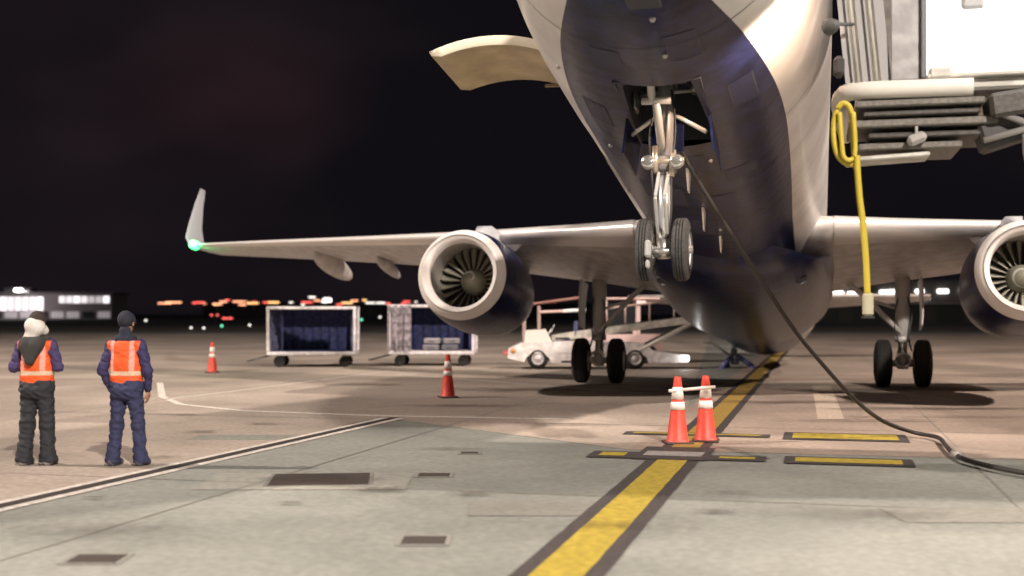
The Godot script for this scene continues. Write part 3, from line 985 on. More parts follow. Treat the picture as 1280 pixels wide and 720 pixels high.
func main_gear(t: Node3D, sd: float, white: Material, metal: Material) -> void:
	var paint := mat("gear_paint", Color(0.52, 0.50, 0.48), 0.4, 0.1)
	var rubber := mat("rubber", Color(0.022, 0.021, 0.021), 0.85, 0.0, noise_tex("rubber", 0.05, 0.7, 1.0, 3, 6, 256), 1.5)
	var y := 3.795 * sd
	var st := mb(true)
	tube(st, B(21.75, y, 2.75), B(21.93, y, 1.25), 0.19, 0.16, 20)
	tube(st, B(21.93, y, 1.25), B(21.96, y, 1.12), 0.185, 0.185, 20)
	var gear := put("main_gear", st, paint, t)
	var pi := mb(true)
	tube(pi, B(21.94, y, 1.2), B(21.98, y, 0.6), 0.105, 0.105, 18)
	put("piston", pi, metal, gear)
	var ax := mb(true)
	tube(ax, B(21.98, y - 0.66, 0.58), B(21.98, y + 0.66, 0.58), 0.085, 0.085, 16)
	tube(ax, B(21.98, y, 0.45), B(21.98, y, 0.75), 0.14, 0.14, 16)
	put("axle", ax, paint, gear)
	for s in [-1, 1]: wheel(gear, B(21.98, y + s * 0.465, 0.58), 0.585, 0.43, 0.27, rubber, paint)
	var br := mb(true)          # brake and hose ring in front of the axle
	var rs := []
	for k in 25: 
		var a := TAU * k / 24.0
		rs.append(ring(B(21.72, y + cos(a) * 0.17, 0.62 + sin(a) * 0.17), Vector3(-sin(a), cos(a), 0), 0.035, 8))
	loft(br, rs, true, false)
	put("brake_hose", br, metal, gear)
	var tl := mb()
	for q in [[1.3, 0.97], [0.97, 0.66]]:
		var a := B(22.15 if q[0] > 1.2 else 22.5, y, q[0])
		var b := B(22.5 if q[0] > 1.2 else 22.1, y, q[1])
		box(tl, Vector3.ZERO, Vector3(0.2, 0.06, (b - a).length()), 0.02, Transform3D(Basis.looking_at(b - a, Vector3.RIGHT), (a + b) * 0.5))
	put("torque_link", tl, paint, gear)
	var sb := mb(true)
	tube(sb, B(21.75, y - 0.05 * sd, 1.3), B(21.4, y - 0.85 * sd, 2.1), 0.06, 0.07, 12)
	tube(sb, B(21.4, y - 0.85 * sd, 2.1), B(21.2, y - 1.35 * sd, 2.5), 0.065, 0.065, 12)
	tube(sb, B(21.6, y - 0.2 * sd, 1.9), B(21.4, y - 0.85 * sd, 2.1), 0.035, 0.035, 10)
	put("side_brace", sb, paint, gear)
	var hs := mb(true)
	sweep(hs, smooth_path([B(21.7, y + 0.1 * sd, 2.3), B(21.66, y + 0.2 * sd, 1.7), B(21.68, y + 0.13 * sd, 1.2), B(21.7, y + 0.2 * sd, 0.85)]), 0.02, 8)
	sweep(hs, smooth_path([B(21.7, y - 0.1 * sd, 2.2), B(21.62, y - 0.22 * sd, 1.6), B(21.7, y - 0.1 * sd, 1.0), B(21.72, y - 0.15 * sd, 0.8)]), 0.016, 8)
	put("hydraulic_hose", hs, mat("hose_dark", Color(0.03, 0.03, 0.03), 0.5), gear)
	var dr := mb()              # door hung outboard of the leg
	var dp := []
	for k in 7:
		var u := k / 6.0
		var yy: float = y + sd * (0.40 + 0.03 * sin(PI * u))
		var zz := 2.65 - 1.25 * u
		dp.append(PackedVector3Array([B(21.35, yy, zz), B(22.3 - 0.25 * u, yy, zz), B(22.3 - 0.25 * u, yy + 0.035 * sd, zz), B(21.35, yy + 0.035 * sd, zz)]))
	loft(dr, dp)
	put("gear_door", dr, mat("wing_grey"), gear)

func nose_gear(t: Node3D, white: Material, metal: Material, dark: Material, blue: Material) -> void:
	var paint := mat("gear_paint")
	var rubber := mat("rubber_worn", Color(0.085, 0.082, 0.08), 0.8, 0.0, noise_tex("rubber", 0.05, 0.7, 1.0), 2.0)
	var st := mb(true)
	tube(st, B(5.0, 0, 2.35), B(5.03, 0, 0.98), 0.10, 0.095, 18)
	tube(st, B(5.03, 0, 1.18), B(5.03, 0, 1.02), 0.145, 0.145, 18)
	tube(st, B(5.0, -0.34, 2.2), B(5.0, 0.34, 2.2), 0.06, 0.06, 12)
	var gear := put("nose_gear", st, mat("leg_grey", Color(0.26, 0.25, 0.25), 0.45, 0.1), t)
	var pi := mb(true)
	tube(pi, B(5.03, 0, 1.0), B(5.06, 0, 0.12), 0.075, 0.075, 18)
	put("piston", pi, mat("chrome", Color(0.9, 0.9, 0.9), 0.22, 0.7), gear)
	var ax := mb(true)
	tube(ax, B(5.07, -0.345, 0.08), B(5.07, 0.345, 0.08), 0.045, 0.05, 14)
	tube(ax, B(5.06, 0, -0.02), B(5.06, 0, 0.2), 0.09, 0.09, 14)
	tube(ax, B(4.85, -0.16, 0.02), B(4.85, 0.16, 0.02), 0.035, 0.035, 10)
	put("axle", ax, metal, gear)
	for s in [-1, 1]: wheel(gear, B(5.07, s * 0.215, 0.08), 0.375, 0.21, 0.19, rubber, mat("nose_hub", Color(0.75, 0.74, 0.72), 0.4, 0.1), 0.8)
	var tl := mb()
	for q in [[B(4.9, 0, 0.98), B(4.62, 0, 0.62)], [B(4.62, 0, 0.62), B(4.92, 0, 0.24)]]:
		var a: Vector3 = q[0]
		var b: Vector3 = q[1]
		for s in [-1, 1]: box(tl, Vector3(0, s * 0.055, 0), Vector3(0.05, 0.035, (b - a).length()), 0.01, Transform3D(Basis.looking_at(b - a, Vector3.RIGHT), (a + b) * 0.5))
	put("torque_link", tl, mat("link_grey", Color(0.6, 0.6, 0.6), 0.35, 0.4), gear)
	var ds := mb(true)
	tube(ds, B(4.98, -0.03, 1.25), B(4.5, -0.05, 1.72), 0.05, 0.05, 12)
	tube(ds, B(4.5, -0.22, 1.74), B(4.5, 0.12, 1.74), 0.045, 0.045, 12)
	tube(ds, B(4.5, -0.1, 1.74), B(4.15, -0.1, 2.2), 0.045, 0.05, 12)
	put("drag_strut", ds, paint, gear)
	var sc := mb(true)
	tube(sc, B(4.92, -0.24, 1.12), B(4.92, 0.24, 1.12), 0.05, 0.05, 12)
	tube(sc, B(4.88, -0.1, 0.98), B(4.88, -0.1, 1.3), 0.04, 0.04, 10)
	tube(sc, B(4.86, 0.1, 0.92), B(4.86, 0.12, 1.24), 0.035, 0.035, 10)
	put("steering_actuator", sc, mat("brass_grey", Color(0.42, 0.36, 0.29), 0.35, 0.6), gear)
	for q in [[-0.17, 1.08, 0.07], [0.17, 1.08, 0.07]]:
		var lm := mb(true)
		lathe(lm, B(4.78, q[0], q[1]), Vector3(0, 0, 1), [[-0.1, 0.03], [-0.05, q[2] + 0.01], [0.02, q[2] + 0.012]], 18)
		var lamp := put("taxi_light", lm, metal, gear)
		var lz := mb(true)
		lathe(lz, B(4.78, q[0], q[1]), Vector3(0, 0, 1), [[0.021, q[2]], [0.03, q[2] * 0.7], [0.034, 0.001]], 18)
		put("lens", lz, mat("lens_glass", Color(0.8, 0.8, 0.78), 0.08, 0.85), lamp)
	var hs := mb(true)
	sweep(hs, smooth_path([B(4.9, 0.08, 2.0), B(4.82, 0.14, 1.5), B(4.86, 0.1, 1.0), B(4.9, 0.1, 0.5), B(4.95, 0.06, 0.2)]), 0.014, 8)
	sweep(hs, smooth_path([B(4.9, -0.08, 1.9), B(4.8, -0.16, 1.4), B(4.86, -0.12, 0.8), B(4.95, -0.09, 0.2)]), 0.012, 8)
	put("hydraulic_hose", hs, mat("hose_dark"), gear)
	var tw := mb()
	box(tw, B(4.72, -0.14, 0.02), Vector3(0.07, 0.2, 0.12), 0.02)
	box(tw, B(4.72, -0.14, -0.16), Vector3(0.05, 0.1, 0.08), 0.02)
	put("tow_fitting", tw, mat("link_grey"), gear)
	# doors: two small rear doors hanging beside the leg, and the leg door
	for s in [-1, 1]:
		var dr := mb()
		var rs := []
		for k in 5:
			var u := k / 4.0
			rs.append(PackedVector3Array([B(5.25, s * (0.49 + 0.05 * u), 1.78 - 0.44 * u), B(6.35, s * (0.49 + 0.05 * u), 1.76 - 0.42 * u), B(6.35, s * (0.52 + 0.05 * u), 1.76 - 0.42 * u), B(5.25, s * (0.52 + 0.05 * u), 1.78 - 0.44 * u)]))
		loft(dr, rs)
		put("nose_gear_door", dr, blue, t)
	var ld := mb()
	box(ld, B(5.22, 0, 1.5), Vector3(0.4, 0.36, 0.03), 0.01)
	put("leg_door", ld, blue, gear)
	for s in [-1, 1]:
		var dl := mb(true)
		tube(dl, B(5.1, s * 0.1, 1.75), B(5.35, s * 0.46, 1.6), 0.028, 0.028, 10)
		put("door_rod", dl, mat("rod_bright", Color(0.8, 0.78, 0.74), 0.3, 0.5), gear)

func cargo_door(t: Node3D) -> void:
	var st := mb(true)
	var liner := mb(true)
	var n := 14
	var hinge := Vector2(-1.97, 3.86)
	var outer := []
	var inner := []
	for k in n + 1:
		var u := float(k) / n
		var ang := lerpf(0.50, -0.40, u)     # direction of the curving panel, above then below the horizontal
		if k == 0:
			outer.append(hinge)
		else:
			outer.append(outer[k - 1] + Vector2(-cos(ang + 0.02), sin(ang + 0.02)) * 2.26 / n)
		var nn := Vector2(-sin(ang), -cos(ang))
		inner.append(outer[k] + nn * (0.13 if k > 0 and k < n else 0.05))
	var s0 := 8.22
	var s1 := 9.98
	for k in n:
		quad(st, B(s0, outer[k].x, outer[k].y), B(s0, outer[k + 1].x, outer[k + 1].y), B(s1, outer[k + 1].x, outer[k + 1].y), B(s1, outer[k].x, outer[k].y), B(9, -2.6, 2.0))
		quad(liner, B(s0 + 0.06, inner[k].x, inner[k].y), B(s0 + 0.06, inner[k + 1].x, inner[k + 1].y), B(s1 - 0.06, inner[k + 1].x, inner[k + 1].y), B(s1 - 0.06, inner[k].x, inner[k].y), B(9, -2.6, 6.0))
		for e in [[s0, s0 + 0.06], [s1, s1 - 0.06]]:
			quad(st, B(e[0], outer[k].x, outer[k].y), B(e[0], outer[k + 1].x, outer[k + 1].y), B(e[1], inner[k + 1].x, inner[k + 1].y), B(e[1], inner[k].x, inner[k].y), B(9, -2.8, 3.9))
	quad(st, B(s0, outer[n].x, outer[n].y), B(s1, outer[n].x, outer[n].y), B(s1 - 0.06, inner[n].x, inner[n].y), B(s0 + 0.06, inner[n].x, inner[n].y), B(9, -2.8, 3.9))
	var door := put("cargo_door", st, mat("door_cream", Color(0.72, 0.66, 0.52), 0.4), t)
	tag(door, "open cargo door with tan inner face")
	put("door_liner", liner, mat("liner_tan", Color(0.62, 0.51, 0.32), 0.5, 0.0, noise_tex("grime", 0.008, 0.86, 1.0), 0.3), door)
	var fr := mb()
	box(fr, B(s1 - 0.18, inner[2].x - 0.12, inner[2].y - 0.02), Vector3(0.4, 0.05, 0.06), 0.01)
	put("door_rib", fr, mat("rib_tan", Color(0.30, 0.23, 0.15), 0.5, 0.2), door)

# ------------------------------------------------------------------ jet bridge
func build_bridge() -> void:
	var o := ab3(-17.75, 2.05, 0.0)
	var t := thing("jet_bridge", "grey jet bridge cab with bright lit window beside the airliner's nose", "jet bridge", o, -YAW)
	# local: x away from the fuselage, z towards the camera, y up
	var panel := mat("bridge_grey", Color(0.40, 0.385, 0.39), 0.5, 0.2, noise_tex("grime", 0.008, 0.86, 1.0), 0.8)
	var pale := mat("bridge_pale", Color(0.62, 0.60, 0.55), 0.45, 0.15, noise_tex("grime", 0.008, 0.86, 1.0), 0.8)
	var steel := mat("bridge_steel", Color(0.11, 0.10, 0.094), 0.5, 0.5, noise_tex("wear", 0.03, 0.7, 1.0, 5, 8), 1.0)
	var dark := mat("bridge_dark", Color(0.07, 0.066, 0.066), 0.6, 0.3)
	var W := 3.6        # width along the fuselage (−z)
	var floor_y := 4.2
	var st := mb()
	box(st, Vector3(2.6, floor_y + 0.02, -W * 0.5), Vector3(4.9, 0.14, W), 0.03)
	put("cab_floor", st, pale, t)
	# rounded bumper along the front and near edge
	var bp := mb(true)
	sweep(bp, smooth_path([Vector3(0.1, floor_y + 0.0, -W + 0.1), Vector3(-0.02, floor_y + 0.0, -1.2), Vector3(0.0, floor_y, -0.3), Vector3(0.12, floor_y - 0.01, -0.02), Vector3(0.5, floor_y - 0.02, 0.06), Vector3(1.3, floor_y - 0.03, 0.06)]), 0.095, 14)
	put("bumper", bp, mat("bumper_pale", Color(0.66, 0.63, 0.58), 0.45), t)
	# stacked frames below the floor
	for q in [[0.12, 1.42, -0.17, 0.07, 0.10, 0.05], [0.2, 1.38, -0.27, 0.06, 0.04, 0.0], [0.05, 1.55, -0.38, 0.08, 0.09, 0.06], [0.25, 1.5, -0.5, 0.06, 0.02, 0.0], [0.15, 1.2, -0.62, 0.07, 0.06, 0.02]]:
		var b := mb()
		box(b, Vector3((q[0] + q[1]) * 0.5, floor_y + q[2], -0.5 + q[4] * 0.5), Vector3(q[1] - q[0], q[3], 1.0 + q[4]), 0.015)
		put("under_frame", b, steel if q[5] == 0.0 else mat("bridge_tan", Color(0.20, 0.185, 0.165), 0.5, 0.2, noise_tex("wear", 0.03, 0.7, 1.0), 1.0), t)
	var leaf := mb()
	box(leaf, Vector3(0.62, floor_y - 0.74, -0.1), Vector3(0.85, 0.05, 0.5), 0.015, Transform3D(Basis(Vector3(0, 0, 1), 0.05), Vector3(0.0, -0.03, 0)))
	put("folding_step", leaf, pale, t)
	var lamp := mb()
	box(lamp, Vector3.ZERO, Vector3(0.2, 0.11, 0.16), 0.035, Transform3D(Basis(Vector3(0, 0, 1), 0.35), Vector3(0.74, floor_y - 0.56, 0.1)))
	box(lamp, Vector3(0.74, floor_y - 0.47, 0.06), Vector3(0.03, 0.14, 0.03), 0.005)
	put("work_lamp", lamp, mat("lamp_white", Color(0.36, 0.34, 0.33), 0.5), t)
	# machinery under the back of the cab
	for q in [[1.75, -0.22, -0.1, 0.6, 0.26, 0.6, 0.12], [2.25, -0.3, -0.5, 0.7, 0.4, 0.9, -0.1], [1.62, -0.48, -0.2, 0.5, 0.3, 0.5, 0.3], [2.05, -0.62, -0.1, 0.35, 0.28, 0.4, 0.0], [2.9, -0.35, -0.4, 0.6, 0.5, 0.9, 0.0]]:
		var b := mb()
		box(b, Vector3.ZERO, Vector3(q[3], q[4], q[5]), 0.04, Transform3D(Basis(Vector3(0, 0, 1), q[6]), Vector3(q[0], floor_y + q[1], q[2])))
		put("drive_housing", b, dark if rng.randf() < 0.5 else steel, t)
	var rods := mb(true)
	for q in [[1.5, -0.3, 2.5, -0.75], [1.9, -0.1, 2.1, -0.5], [1.4, -0.6, 2.4, -0.35]]:
		tube(rods, Vector3(q[0], floor_y + q[1], 0.12), Vector3(q[2], floor_y + q[3], 0.16), 0.035, 0.035, 10)
	put("linkage_rod", rods, mat("rod_dull", Color(0.38, 0.37, 0.36), 0.4, 0.5), t)
	var hook := mb(true)
	sweep(hook, smooth_path([Vector3(1.8, floor_y - 0.55, 0.1), Vector3(1.82, floor_y - 0.8, 0.12), Vector3(1.88, floor_y - 0.92, 0.12), Vector3(1.93, floor_y - 0.84, 0.12)]), 0.035, 10)
	put("hook", hook, mat("rod_dull"), t)
	# the column carrying the tunnel, well to the right
	var col := mb()
	box(col, Vector3(6.4, 1.9, -1.8), Vector3(0.5, 3.8, 0.5), 0.04)
	box(col, Vector3(6.4, 0.3, -1.8), Vector3(1.2, 0.5, 2.6), 0.06)
	put("drive_column", col, steel, t)
	# folding canopy: pleats reaching for the fuselage
	var px := [0.02, 0.12, 0.20, 0.31, 0.39, 0.5]
	for k in 5:
		var pl := mb()
		var x0: float = px[k]
		var x1: float = px[k + 1]
		var zo := 0.0 if k % 2 == 0 else 0.12
		var zi := 0.12 if k % 2 == 0 else 0.0
		for lean in [0.0]:
			quad(pl, Vector3(x0, floor_y + 0.08, -zo), Vector3(x1, floor_y + 0.08, -zi), Vector3(x1 - 0.26, floor_y + 2.75, -zi), Vector3(x0 - 0.26, floor_y + 2.75, -zo), Vector3(x0, floor_y + 1.2, -3))
			quad(pl, Vector3(x0, floor_y + 0.08, -zo - 0.012), Vector3(x1, floor_y + 0.08, -zi - 0.012), Vector3(x1 - 0.26, floor_y + 2.75, -zi - 0.012), Vector3(x0 - 0.26, floor_y + 2.75, -zo - 0.012), Vector3(x0, floor_y + 1.2, 3))
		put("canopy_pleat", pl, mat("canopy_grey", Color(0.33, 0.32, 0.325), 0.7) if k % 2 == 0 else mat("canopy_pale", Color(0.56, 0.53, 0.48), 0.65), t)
	for k in [1, 3]:
		var rb := mb(true)
		tube(rb, Vector3(px[k] + 0.03, floor_y + 0.08, 0.03), Vector3(px[k] - 0.23, floor_y + 2.75, 0.03), 0.022, 0.022, 10)
		put("canopy_rib", rb, pale, t)
	# side wall, then the lit window
	var wl := mb()
	box(wl, Vector3(0.64, floor_y + 1.42, -0.06), Vector3(0.3, 2.66, 0.06), 0.01)
	put("side_panel", wl, panel, t)
	var ps := mb()
	box(ps, Vector3(0.815, floor_y + 1.42, -0.02), Vector3(0.05, 2.66, 0.1), 0.01)
	put("door_post", ps, mat("post_dark", Color(0.16, 0.155, 0.16), 0.5, 0.3), t)
	var win := mb()
	box(win, Vector3(2.82, floor_y + 1.38, -0.05), Vector3(3.94, 2.5, 0.03))
	var window := put("window", win, glow("cab_window_light", Color(1.0, 0.985, 0.95), 1.25), t)
	var sill := mb()
	box(sill, Vector3(2.82, floor_y + 0.1, 0.02), Vector3(3.94, 0.05, 0.12), 0.012)
	box(sill, Vector3(0.98, floor_y + 0.13, 0.04), Vector3(0.24, 0.13, 0.1), 0.03)
	put("sill", sill, pale, window)
	var mir := mb()
	box(mir, Vector3(1.3, floor_y + 0.98, 0.1), Vector3(0.24, 0.42, 0.07), 0.06)
	box(mir, Vector3(1.3, floor_y + 1.5, 0.06), Vector3(0.05, 0.7, 0.05), 0.01)
	put("mirror", mir, mat("mirror_grey", Color(0.45, 0.45, 0.46), 0.4), window)
	var rf := mb()
	box(rf, Vector3(2.4, floor_y + 2.78, -W * 0.5), Vector3(5.0, 0.1, W + 0.1), 0.03)
	put("roof", rf, pale, t)
	var bk := mb()
	box(bk, Vector3(2.6, floor_y + 1.42, -W + 0.05), Vector3(4.6, 2.66, 0.06), 0.01)
	box(bk, Vector3(4.85, floor_y + 1.42, -W * 0.5), Vector3(0.06, 2.66, W - 0.2), 0.01)
	put("far_wall", bk, panel, t)
	var tn := mb()
	box(tn, Vector3(8.0, floor_y + 1.5, -1.8), Vector3(6.2, 2.9, 2.8), 0.06)
	put("tunnel", tn, panel, t)
	for q in [[-0.02, 2.4], [0.0, 0.25], [-0.01, 1.9]]:
		var pad := mb()
		box(pad, Vector3(-0.05 + q[0], floor_y + q[1], 0.02), Vector3(0.12, 0.22, 0.2), 0.04)
		put("contact_pad", pad, mat("pad_dark", Color(0.05, 0.045, 0.045), 0.8), t)
	# lamp at the cab's front opening, shining on the aircraft's side
	var ld := Vector3(-0.55, -0.02, -0.83).normalized()
	var lat := Vector3(-0.14, floor_y + 0.62, 0.34)
	var lb := mb(true)
	lathe(lb, lat, ld, [[-0.12, 0.04], [-0.03, 0.08], [0.03, 0.09]], 16)
	tube(lb, lat - ld * 0.1, Vector3(0.1, floor_y + 0.7, 0.02), 0.02, 0.02, 8)
	put("door_lamp", lb, mat("pad_grey", Color(0.10, 0.10, 0.10), 0.6), t)
	var lz := mb(true)
	lathe(lz, lat, ld, [[0.031, 0.08], [0.04, 0.06], [0.045, 0.001]], 16)
	put("door_lamp_lens", lz, glow("door_lamp_glow", Color(1.0, 0.86, 0.72), 3.0), t)
	var dl := SpotLight3D.new()
	dl.name = "door_lamp_light"
	dl.light_energy = 14.0
	dl.light_color = Color(1.0, 0.86, 0.74)
	dl.light_size = 0.09
	dl.spot_range = 40.0
	dl.spot_attenuation = 2.0
	dl.spot_angle = 62.0
	dl.spot_angle_attenuation = 0.8
	dl.shadow_enabled = true
	t.add_child(dl)
	dl.transform = Transform3D(Basis.looking_at(ld), lat + ld * 0.07)
	var al := AreaLight3D.new()
	al.name = "window_glow"
	al.area_size = Vector2(3.5, 2.3)
	al.light_energy = 11.0
	al.light_color = Color(1.0, 0.97, 0.93)
	al.area_range = 60.0
	al.area_attenuation = 2.0
	al.shadow_enabled = true
	t.add_child(al)
	al.position = Vector3(2.95, floor_y + 1.38, -0.03)
	al.rotation.y = PI

# ------------------------------------------------------------------ far airfield
const LAMP_COLORS := {"w": Color(1.0, 0.92, 0.82), "W": Color(1.0, 0.96, 0.92), "o": Color(1.0, 0.42, 0.22), "a": Color(1.0, 0.55, 0.2), "r": Color(1.0, 0.12, 0.10), "g": Color(0.15, 1.0, 0.55)}

const ORD := ["first", "second", "third", "fourth", "fifth", "sixth", "seventh", "eighth", "ninth", "tenth", "eleventh", "twelfth", "thirteenth", "fourteenth", "fifteenth", "sixteenth", "seventeenth", "eighteenth", "nineteenth", "twentieth", "twenty-first", "twenty-second", "twenty-third", "twenty-fourth"]

func far_mast(x: float, h: float, d: float, c: String, wide: float, label: String) -> void:
	var t := thing("light_mast", label, "lamp post", Vector3(x, 0, -d), 0.0, "distant apron lamp posts")
	var st := mb(true)
	tube(st, Vector3.ZERO, Vector3(0, h, 0), 0.2, 0.12, 8)
	put("pole", st, mat("far_pole", Color(0.12, 0.12, 0.12), 0.6), t)
	var hd := mb()
	box(hd, Vector3(0, h + 0.5, 0), Vector3(wide * 1.3 + 0.3, 0.3, 0.7), 0.06)
	put("lamp_housing", hd, mat("far_pole"), t)
	var ln := mb()
	box(ln, Vector3(0, h, 0.05), Vector3(wide * 1.15, 0.55 if c != "W" else 1.5, 0.5), 0.1)
	put("lamp_lens", ln, glow("far_lamp_" + c, LAMP_COLORS[c], 2.6 if c != "W" else 4.0), t)

func build_distance() -> void:
	# lamp posts along the far side of the airfield
	var names := {"w": "white", "W": "glaring white", "o": "orange red", "a": "amber", "r": "red"}
	var k := 0
	for q in [[-161.2, 6.1, 480, "w", 4.0], [-169.0, 6.1, 520, "w", 5.0], [-149.7, 6.4, 520, "o", 5.0], [-134.7, 6.4, 480, "o", 5.5], [-144.9, 7.1, 560, "r", 3.5], [-122.1, 5.9, 500, "o", 3.5], [-129.3, 7.3, 540, "o", 3.0], [-113.8, 6.9, 500, "o", 3.5], [-125.2, 6.0, 560, "o", 3.0],
			[-103.2, 6.1, 480, "a", 4.0], [-90.9, 6.2, 460, "a", 3.6], [-86.2, 9.0, 520, "w", 2.6], [-91.7, 7.0, 540, "r", 4.4], [-65.9, 6.8, 430, "W", 2.6], [-65.6, 6.2, 480, "a", 3.8], [-70.5, 7.3, 600, "w", 4.0], [-65.3, 7.3, 600, "w", 4.0], [-49.0, 7.5, 560, "r", 3.0], [0.0, 7.9, 560, "a", 3.0], [17.2, 7.1, 520, "r", 3.0]]:
		k += 1
		var ord: String = ORD[k - 1]
		far_mast(q[0], q[1], q[2], q[3], q[4], "far lamp post with %s light, %s from the left on the horizon" % [names[q[3]], ord])
	var far := RandomNumberGenerator.new()
	far.seed = 23
	for n in 24:
		var px := -400.0 + n * 15.4 + far.randf_range(-4, 4)
		var dd := far.randf_range(520, 720)
		var c: String = ["o", "a", "w", "o", "r", "a"][far.randi() % 6]
		far_mast(px / 1507.0 * dd, 1.8 + far.randf_range(11.0, 17.5) / 1507.0 * dd, dd, c, far.randf_range(1.2, 3.2), "tiny %s lamp post in the dense far row, %s from the left" % [names[c], ORD[n]])
	# low lights at the taxiway edges
	for q in [[-37.3, 155, "g", "green", "below the orange horizon lights, nearest the carts"], [-38.3, 307, "g", "green", "just beside the right post of the empty baggage cart"], [-34.0, 133, "w", "white", "leftmost of the pair near the small far cone"], [-36.2, 136, "w", "white", "left of the green one above the small far cone"], [-35.9, 165, "w", "white", "just left of the empty baggage cart"], [-55.5, 507, "w", "white", "between the two baggage carts"], [-82.3, 271, "w", "white", "far off above the right worker's shoulder"]]:
		var t := thing("taxiway_light", "low %s taxiway edge light %s" % [q[3], q[4]], "taxiway light", Vector3(q[0], 0, -q[1]), 0.0, "taxiway edge lights")
		var st := mb(true)
		tube(st, Vector3.ZERO, Vector3(0, 0.16, 0), 0.07, 0.06, 10)
		put("stake", st, mat("far_pole"), t)
		var ln := mb(true)
		var sc: float = q[1] / 150.0
		lathe(ln, Vector3(0, 0.16, 0), Vector3.UP, [[0.0, 0.12 * sc], [0.12 * sc, 0.13 * sc], [0.2 * sc, 0.06 * sc], [0.22 * sc, 0.001]], 12)
		put("lens", ln, glow("edge_lamp_" + q[2], LAMP_COLORS[q[2]], 2.5), t)
	# two far service vans with red tail lights
	for q in [[-74.0, 300, "dark service van with one short red light, left of the pair"], [-70.0, 296, "dark service van with a long red light strip, right of the pair"]]:
		var t := thing("service_van", q[2], "van", Vector3(q[0], 0, -q[1]), 0.0, "far service vans")
		var st := mb()
		box(st, Vector3(0, 1.25, -2.4), Vector3(2.0, 1.7, 5.0), 0.25)
		put("body", st, mat("far_van", Color(0.08, 0.08, 0.09), 0.4), t)
		var wd := mb()
		box(wd, Vector3(0, 1.6, 0.11), Vector3(1.5, 0.55, 0.02), 0.005)
		put("rear_window", wd, mat("far_glass", Color(0.02, 0.02, 0.025), 0.1), t)
		for s in [-1, 1]:
			var wh := mb(true)
			tube(wh, Vector3(s * 0.85 - 0.1, 0.35, -0.9), Vector3(s * 0.85 + 0.1, 0.35, -0.9), 0.35, 0.35, 14)
			put("wheel", wh, mat("rubber"), t)
			var tl := mb()
			box(tl, Vector3(s * 0.75, 0.75 if q[0] > -72.0 else 1.5, 0.13), Vector3(0.6, 0.3, 0.04), 0.01)
			put("tail_light", tl, glow("far_lamp_r", LAMP_COLORS["r"], 2.2), t)
		if q[0] > -72.0:
			var bl := mb()
			box(bl, Vector3(0.2, 0.72, 0.16), Vector3(2.6, 0.26, 0.04), 0.01)
			put("warning_light", bl, glow("far_lamp_r", LAMP_COLORS["r"], 2.2), t)
	# lit terminal on the left
	var tm := thing("terminal_building", "long low terminal with brightly lit windows on the left horizon", "building", Vector3(-186, 0, -404))
	var wl := mb()
	box(wl, Vector3(0, 4.3, -8), Vector3(104, 8.6, 16), 0.1)
	put("wall", wl, mat("terminal_wall", Color(0.30, 0.28, 0.29), 0.7), tm)
	var rf := mb()
	box(rf, Vector3(0, 8.85, -7.6), Vector3(106, 0.5, 18), 0.1)
	box(rf, Vector3(19, 9.9, -6), Vector3(9, 1.6, 6), 0.1)
	put("roof", rf, mat("terminal_roof", Color(0.16, 0.15, 0.16), 0.6), tm)
	var bright := [glow("terminal_light", Color(1.0, 0.92, 0.96), 1.5), glow("terminal_light_mid", Color(1.0, 0.93, 0.95), 0.95), glow("terminal_light_dim", Color(1.0, 0.90, 0.92), 0.5)]
	var tr := RandomNumberGenerator.new()
	tr.seed = 4
	for n in 42:
		var wn := mb()
		var tall := n < 33
		if n == 33 or n == 34: continue
		box(wn, Vector3(-50.8 + n * 2.46, 5.2 if tall else 6.6, 0.05), Vector3(2.1, 4.6 if tall else 2.3, 0.12), 0.03)
		put("window", wn, bright[[0, 0, 1, 1, 2][tr.randi() % 5]], tm)
	for n in 20:
		var wn := mb()
		box(wn, Vector3(-49.5 + n * 5.2, 1.5, 0.05), Vector3(4.2, 2.2, 0.12), 0.03)
		put("ground_floor_window", wn, glow("terminal_low_light", Color(0.9, 0.8, 0.85), 0.22) if n % 3 else mat("terminal_dark_glass", Color(0.06, 0.06, 0.07), 0.2), tm)
	var tl_ := OmniLight3D.new()
	tl_.name = "terminal_lamp_light"
	tl_.light_energy = 140.0
	tl_.light_color = Color(1.0, 0.92, 0.92)
	tl_.light_size = 1.0
	tl_.omni_range = 300.0
	tl_.omni_attenuation = 2.0
	tl_.shadow_enabled = true
	tm.add_child(tl_)
	tl_.position = Vector3(24, 9.6, 9.0)
	var fl := mb()
	box(fl, Vector3(24, 9.6, 8.0), Vector3(3.0, 1.0, 0.6), 0.2)
	box(fl, Vector3(24, 9.3, 4.2), Vector3(0.2, 0.2, 7.4), 0.02)
	put("roof_lamp", fl, glow("far_lamp_W", LAMP_COLORS["W"], 4.0), tm)
	# dark hangars along the skyline
	for q in [[-100, -640, 120, 6.5, "long dark hangar on the horizon behind the baggage carts"], [20, -660, 90, 6.8, "long dark hangar on the horizon behind the left engine"]]:
		var t := thing("hangar", q[4], "building", Vector3(q[0], 0, q[1]))
		var st := mb()
		box(st, Vector3(0, q[3] * 0.5, 0), Vector3(q[2], q[3], 30), 0.1)
		put("wall", st, mat("hangar_wall", Color(0.05, 0.048, 0.05), 0.8), t)
		var r := mb()
		loft(r, [PackedVector3Array([Vector3(-q[2] * 0.5 - 0.5, q[3], -15.5), Vector3(-q[2] * 0.5 - 0.5, q[3] + 1.2, 0), Vector3(-q[2] * 0.5 - 0.5, q[3], 15.5)]), PackedVector3Array([Vector3(q[2] * 0.5 + 0.5, q[3], -15.5), Vector3(q[2] * 0.5 + 0.5, q[3] + 1.2, 0), Vector3(q[2] * 0.5 + 0.5, q[3], 15.5)])])
		put("roof", r, mat("hangar_roof", Color(0.07, 0.07, 0.07), 0.7), t)
